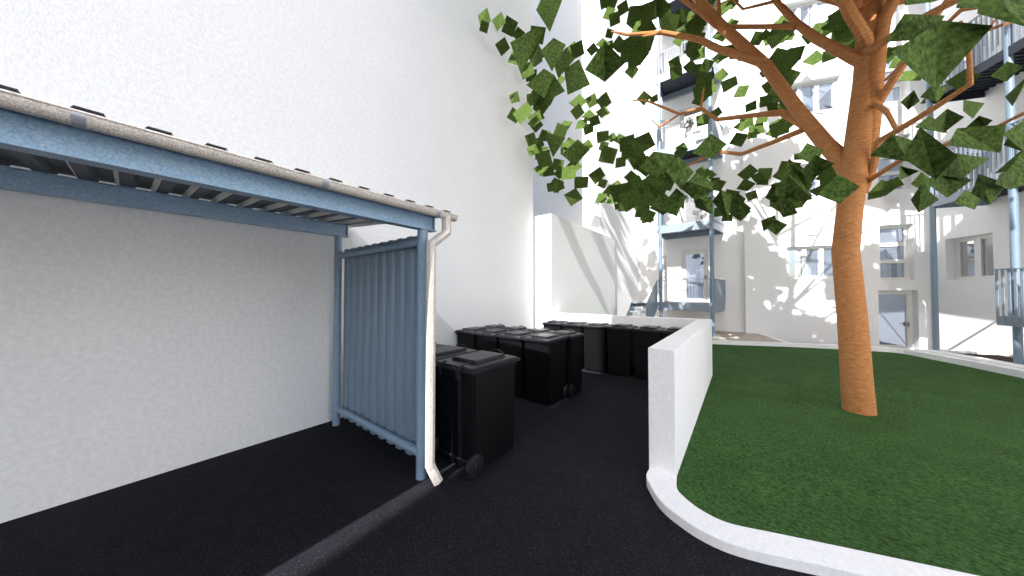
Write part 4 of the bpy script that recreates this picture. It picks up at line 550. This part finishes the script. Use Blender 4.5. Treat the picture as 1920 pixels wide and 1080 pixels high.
BR = [[[1.27,6.189,0.054,0.1628],[1.247,6.16,0.494,0.1539],[1.21,6.111,1.338,0.1454],[1.151,6.068,2.295,0.1352],[1.198,6.092,2.812,0.1299],[1.257,6.149,3.336,0.1371],[1.342,6.223,4.014,0.1338],[1.422,6.319,4.713,0.1216],[1.485,6.375,5.407,0.1261],[1.537,6.441,5.89,0.1214],[1.6,6.535,6.632,0.1026],[1.734,6.729,8.086,0.0839],[1.766,6.825,10.326,0.0608]],[[1.369,6.314,3.209,0.074],[1.411,6.211,3.614,0.0852],[1.465,6.236,4.274,0.0937],[1.526,6.266,5.008,0.0839],[1.59,6.304,5.449,0.0802],[1.668,6.233,5.644,0.065],[1.836,6.096,6.195,0.0466],[2.162,6.071,7.183,0.0302]],[[1.259,6.165,3.266,0.1138],[1.204,6.304,3.592,0.1147],[1.04,6.421,3.961,0.1011],[0.754,6.563,4.671,0.0889],[0.391,6.888,5.768,0.0884],[-0.271,6.981,6.951,0.0886],[-0.651,7.048,7.769,0.0782],[-1.181,6.989,9.041,0.0623],[-1.668,6.823,10.806,0.0439]],[[0.428,6.917,5.749,0.0709],[0.309,6.824,5.825,0.0687],[-0.299,6.723,6.309,0.0585],[-0.588,6.745,6.65,0.0511],[-1.194,6.524,6.96,0.0429],[-1.844,6.397,7.178,0.0282],[-2.145,6.288,7.334,0.0143]],[[-1.194,6.524,6.96,0.0321],[-1.535,6.388,6.971,0.0163]],[[-0.247,7.001,6.878,0.0551],[-0.305,6.957,6.909,0.048],[-0.641,6.814,7.337,0.0396],[-0.947,6.696,7.701,0.0357],[-1.562,6.333,8.369,0.0265]],[[-0.271,6.981,6.982,0.0341],[-0.277,6.842,7.32,0.0336],[-0.286,6.82,7.932,0.0252]],[[-0.649,6.807,7.337,0.0226],[-0.594,6.719,7.522,0.0177]],[[-0.172,6.997,6.854,0.0412],[0.361,6.849,6.451,0.038],[0.756,6.533,6.003,0.0473]],[[-0.788,7.324,7.643,0.0139],[-0.371,7.516,7.776,0.0163],[0.034,7.697,7.901,0.018]],[[1.443,6.355,4.954,0.0734],[1.334,6.306,5.053,0.0776],[1.139,6.339,5.329,0.0671],[0.943,6.309,5.557,0.06],[0.777,6.548,6.037,0.0539],[0.523,6.591,6.612,0.0439],[0.357,6.578,7.093,0.0364],[0.007,6.407,8.223,0.0269]],[[0.523,6.591,6.612,0.0263],[0.085,6.505,6.668,0.0185],[-0.099,6.482,7.001,0.0169]],[[0.902,6.56,4.298,0.0665],[0.786,6.593,4.465,0.066],[0.595,6.941,4.862,0.0551],[0.317,7.102,5.006,0.0441],[-0.337,7.225,5.209,0.0375],[-0.619,7.253,5.559,0.0332],[-0.994,7.216,5.558,0.0286],[-1.655,7.074,6.051,0.0208],[-1.902,7.009,6.116,0.0122]],[[-0.619,7.253,5.559,0.0235],[-0.585,7.211,5.726,0.0233],[-0.552,7.169,5.923,0.0138]],[[-0.994,7.216,5.558,0.0219],[-1.364,7.064,5.339,0.0174],[-1.523,7.062,5.548,0.0113]],[[0.889,6.549,4.331,0.0468],[0.784,6.595,4.318,0.0484],[0.404,6.807,4.313,0.04],[0.035,7.028,4.324,0.0349],[-0.339,7.114,4.517,0.029],[-0.586,7.178,4.471,0.0263],[-0.857,7.223,4.415,0.0225],[-1.506,7.097,4.639,0.0118]],[[1.48,6.328,5.133,0.0555],[1.395,6.159,5.228,0.0664],[1.247,6.038,5.537,0.0654],[1.118,5.809,5.687,0.0608],[0.832,5.448,6.313,0.0468],[0.39,4.963,7.079,0.0327]],[[1.445,6.265,5.078,0.0662],[1.49,6.111,5.013,0.0566],[1.541,5.899,4.97,0.0469],[1.58,5.554,4.837,0.0415],[1.628,5.216,4.7,0.0336],[1.732,4.92,4.58,0.0266],[1.992,4.865,4.7,0.0176]],[[1.492,5.874,4.426,0.0155],[1.529,5.024,4.285,0.0183],[1.595,4.696,4.275,0.0178],[1.615,4.586,4.275,0.0179],[1.663,4.498,4.207,0.0171],[1.841,4.509,4.209,0.0119]],[[1.69,5.028,4.013,0.0133],[1.88,4.917,4.21,0.0084],[1.898,4.867,4.234,0.0074],[1.95,4.841,4.362,0.0056]],[[1.778,5.09,4.228,0.0115],[1.947,5.093,4.268,0.0088],[1.984,4.996,4.23,0.009],[2.219,5.175,4.31,0.0068]],[[1.488,6.255,4.238,0.0559],[1.539,6.165,4.355,0.0493],[1.623,5.846,4.54,0.0425],[1.753,5.689,4.775,0.033],[1.916,5.554,5.072,0.0224]],[[1.363,6.249,3.102,0.0502],[1.401,6.212,3.247,0.0442],[1.426,6.101,3.395,0.0395],[1.449,5.986,3.695,0.0338],[1.545,5.806,3.712,0.0359],[1.693,5.29,3.715,0.0296],[1.792,4.987,3.739,0.0215],[1.729,4.809,3.849,0.0164],[1.661,4.629,3.927,0.0161],[1.603,4.578,4.169,0.0125]],[[1.471,6.178,4.272,0.0324],[1.477,5.996,4.142,0.0294],[1.503,5.893,4.018,0.0261],[1.555,5.814,3.738,0.0241]],[[1.383,6.199,3.232,0.0309],[1.451,5.872,3.256,0.0282],[1.477,5.513,3.246,0.0242],[1.516,5.04,3.186,0.0188],[1.557,4.695,3.107,0.0155],[1.575,4.459,3.03,0.0136],[1.619,4.24,3.026,0.0114],[1.673,4.029,3.034,0.0105],[1.837,4.027,3.094,0.0077]]]
for i, b in enumerate(BR):
    q = MB(); pts = [p[:3] for p in b]; rs = [p[3] for p in b]
    q.tube(pts, rs, 12 if i < 3 else 8)
    o = q.build('trunk' if i == 0 else 'branch', M['bark'], tree, smooth=True)
# branches of the upper crown, above what the lens takes in
rnd = random.Random(21)
cam = Vector((0, 0, 1.7)); fwv = Vector((-math.sin(R(37.55)) * math.cos(R(1.1)), math.cos(R(37.55)) * math.cos(R(1.1)), math.sin(R(1.1)))); upv = Vector((math.cos(R(37.55)), math.sin(R(37.55)), 0)).cross(fwv)
rtv = Vector((math.cos(R(37.55)), math.sin(R(37.55)), 0))
lf = MB()
def leafq(c, n, size, rot, bend):
    c = Vector(c); n = Vector(n).normalized(); a = n.orthogonal().normalized(); b = n.cross(a)
    u = a * math.cos(rot) + b * math.sin(rot); v = n.cross(u); h = size / 2
    p = [c + u * h, c + v * h * .95 + n * bend * size, c - u * h, c - v * h * 1.03 + n * bend * size * .8]
    lf.add(p, [(0, 1, 2), (0, 2, 3)])
for x, y, z, nx, ny, nz, s, r_ in TD['leaves']:
    leafq((x, y, z), (nx, ny, nz), s, r_, rnd.uniform(-.16, .16))
for q in TD['polys']:
    p = [tuple(q[i:i + 3]) for i in range(0, len(q), 3)]; n = len(p)
    lf.add(p, [(0, i, i + 1) for i in range(1, n - 1)])
cnt = 0; tips = []
while cnt < 1350:
    th = rnd.uniform(0, 2 * math.pi); rr = 4.9 * math.sqrt(rnd.random()); z = rnd.uniform(5.2, 14.2)
    lim = 4.8 * math.sqrt(max(0, 1 - ((z - 8.0) / 6.6) ** 2))
    if rr > lim: continue
    c = Vector((1.3 + rr * math.cos(th), 6.6 + rr * math.sin(th), z))
    v = c - cam; D = v.dot(fwv)
    if D > .2:
        sx = 558.5 * v.dot(rtv) / D; sy = 558.5 * v.dot(upv) / D
        if abs(sx) < 1060 and sy < 600: continue
    if c.z - .84 * (13.2 - c.y) > 6.9: continue
    # cluster into clumps
    if c.x > 4.7: continue
    if c.z - .84 * (13.2 - c.y) > 1.2 and math.sin(c.x * 1.7 + 1) + math.sin((c.y * .84 + c.z) * 1.5) < .42: continue
    n = Vector((rnd.uniform(-1, 1), rnd.uniform(-1.2, .8), rnd.uniform(-.2, 1)))
    leafq(c, n, rnd.uniform(.42, .66), rnd.uniform(0, 6.28), rnd.uniform(-.2, .2)); cnt += 1
    if cnt % 22 == 0: tips.append(c)
lf.build('crown', M['leaf'], tree)
for c in tips:
    z0 = max(5.8, min(9.6, c.z - 2.2)); s0 = Vector((1.38, 6.35, z0)); mid = s0.lerp(c, .5) + Vector((0, 0, .25))
    v = mid - cam
    q = MB(); q.tube([s0, mid, c], [.05, .03, .01], 7); q.build('branch', M['bark'], tree, smooth=True)

# ------------------------------------------------------------------ camera, light, world
c = bpy.data.cameras.new('camera'); co = bpy.data.objects.new('camera', c); COL.objects.link(co); S.camera = co
c.sensor_width = 36; c.lens = 36 * 558.5 / 1920; c.clip_start = .02; c.clip_end = 500
co.location = (0, 0, 1.7); co.rotation_euler = (R(90 + 1.10), 0, R(37.55))
AZ = R(3.0); EL = R(40)
to = Vector((math.sin(AZ) * math.cos(EL), -math.cos(AZ) * math.cos(EL), math.sin(EL)))
l = bpy.data.lights.new('sun', 'SUN'); l.energy = SUN; l.angle = R(.45); l.color = (1, .975, .95)
lo_ = bpy.data.objects.new('sun', l); COL.objects.link(lo_); lo_.rotation_euler = to.to_track_quat('Z', 'Y').to_euler(); lo_.location = (0, 0, 30)
W = bpy.data.worlds.new('World'); S.world = W; W.use_nodes = True
nt = W.node_tree; bg = nt.nodes['Background']; sk = nt.nodes.new('ShaderNodeTexSky'); sk.sky_type = 'NISHITA'; sk.sun_disc = False
sk.sun_elevation = EL; sk.sun_rotation = math.atan2(to.x, to.y); sk.dust_density = 3.0; sk.altitude = 100
hs = nt.nodes.new('ShaderNodeHueSaturation'); hs.inputs['Saturation'].default_value = 1.0; nt.links.new(sk.outputs['Color'], hs.inputs['Color']); nt.links.new(hs.outputs['Color'], bg.inputs['Color']); bg.inputs['Strength'].default_value = SKY
S.view_settings.view_transform = 'Standard'; S.view_settings.look = 'None'; S.view_settings.exposure = 0; S.view_settings.gamma = 1
S.render.engine = 'CYCLES'; S.cycles.max_bounces = 12; S.cycles.diffuse_bounces = 8; S.cycles.glossy_bounces = 4
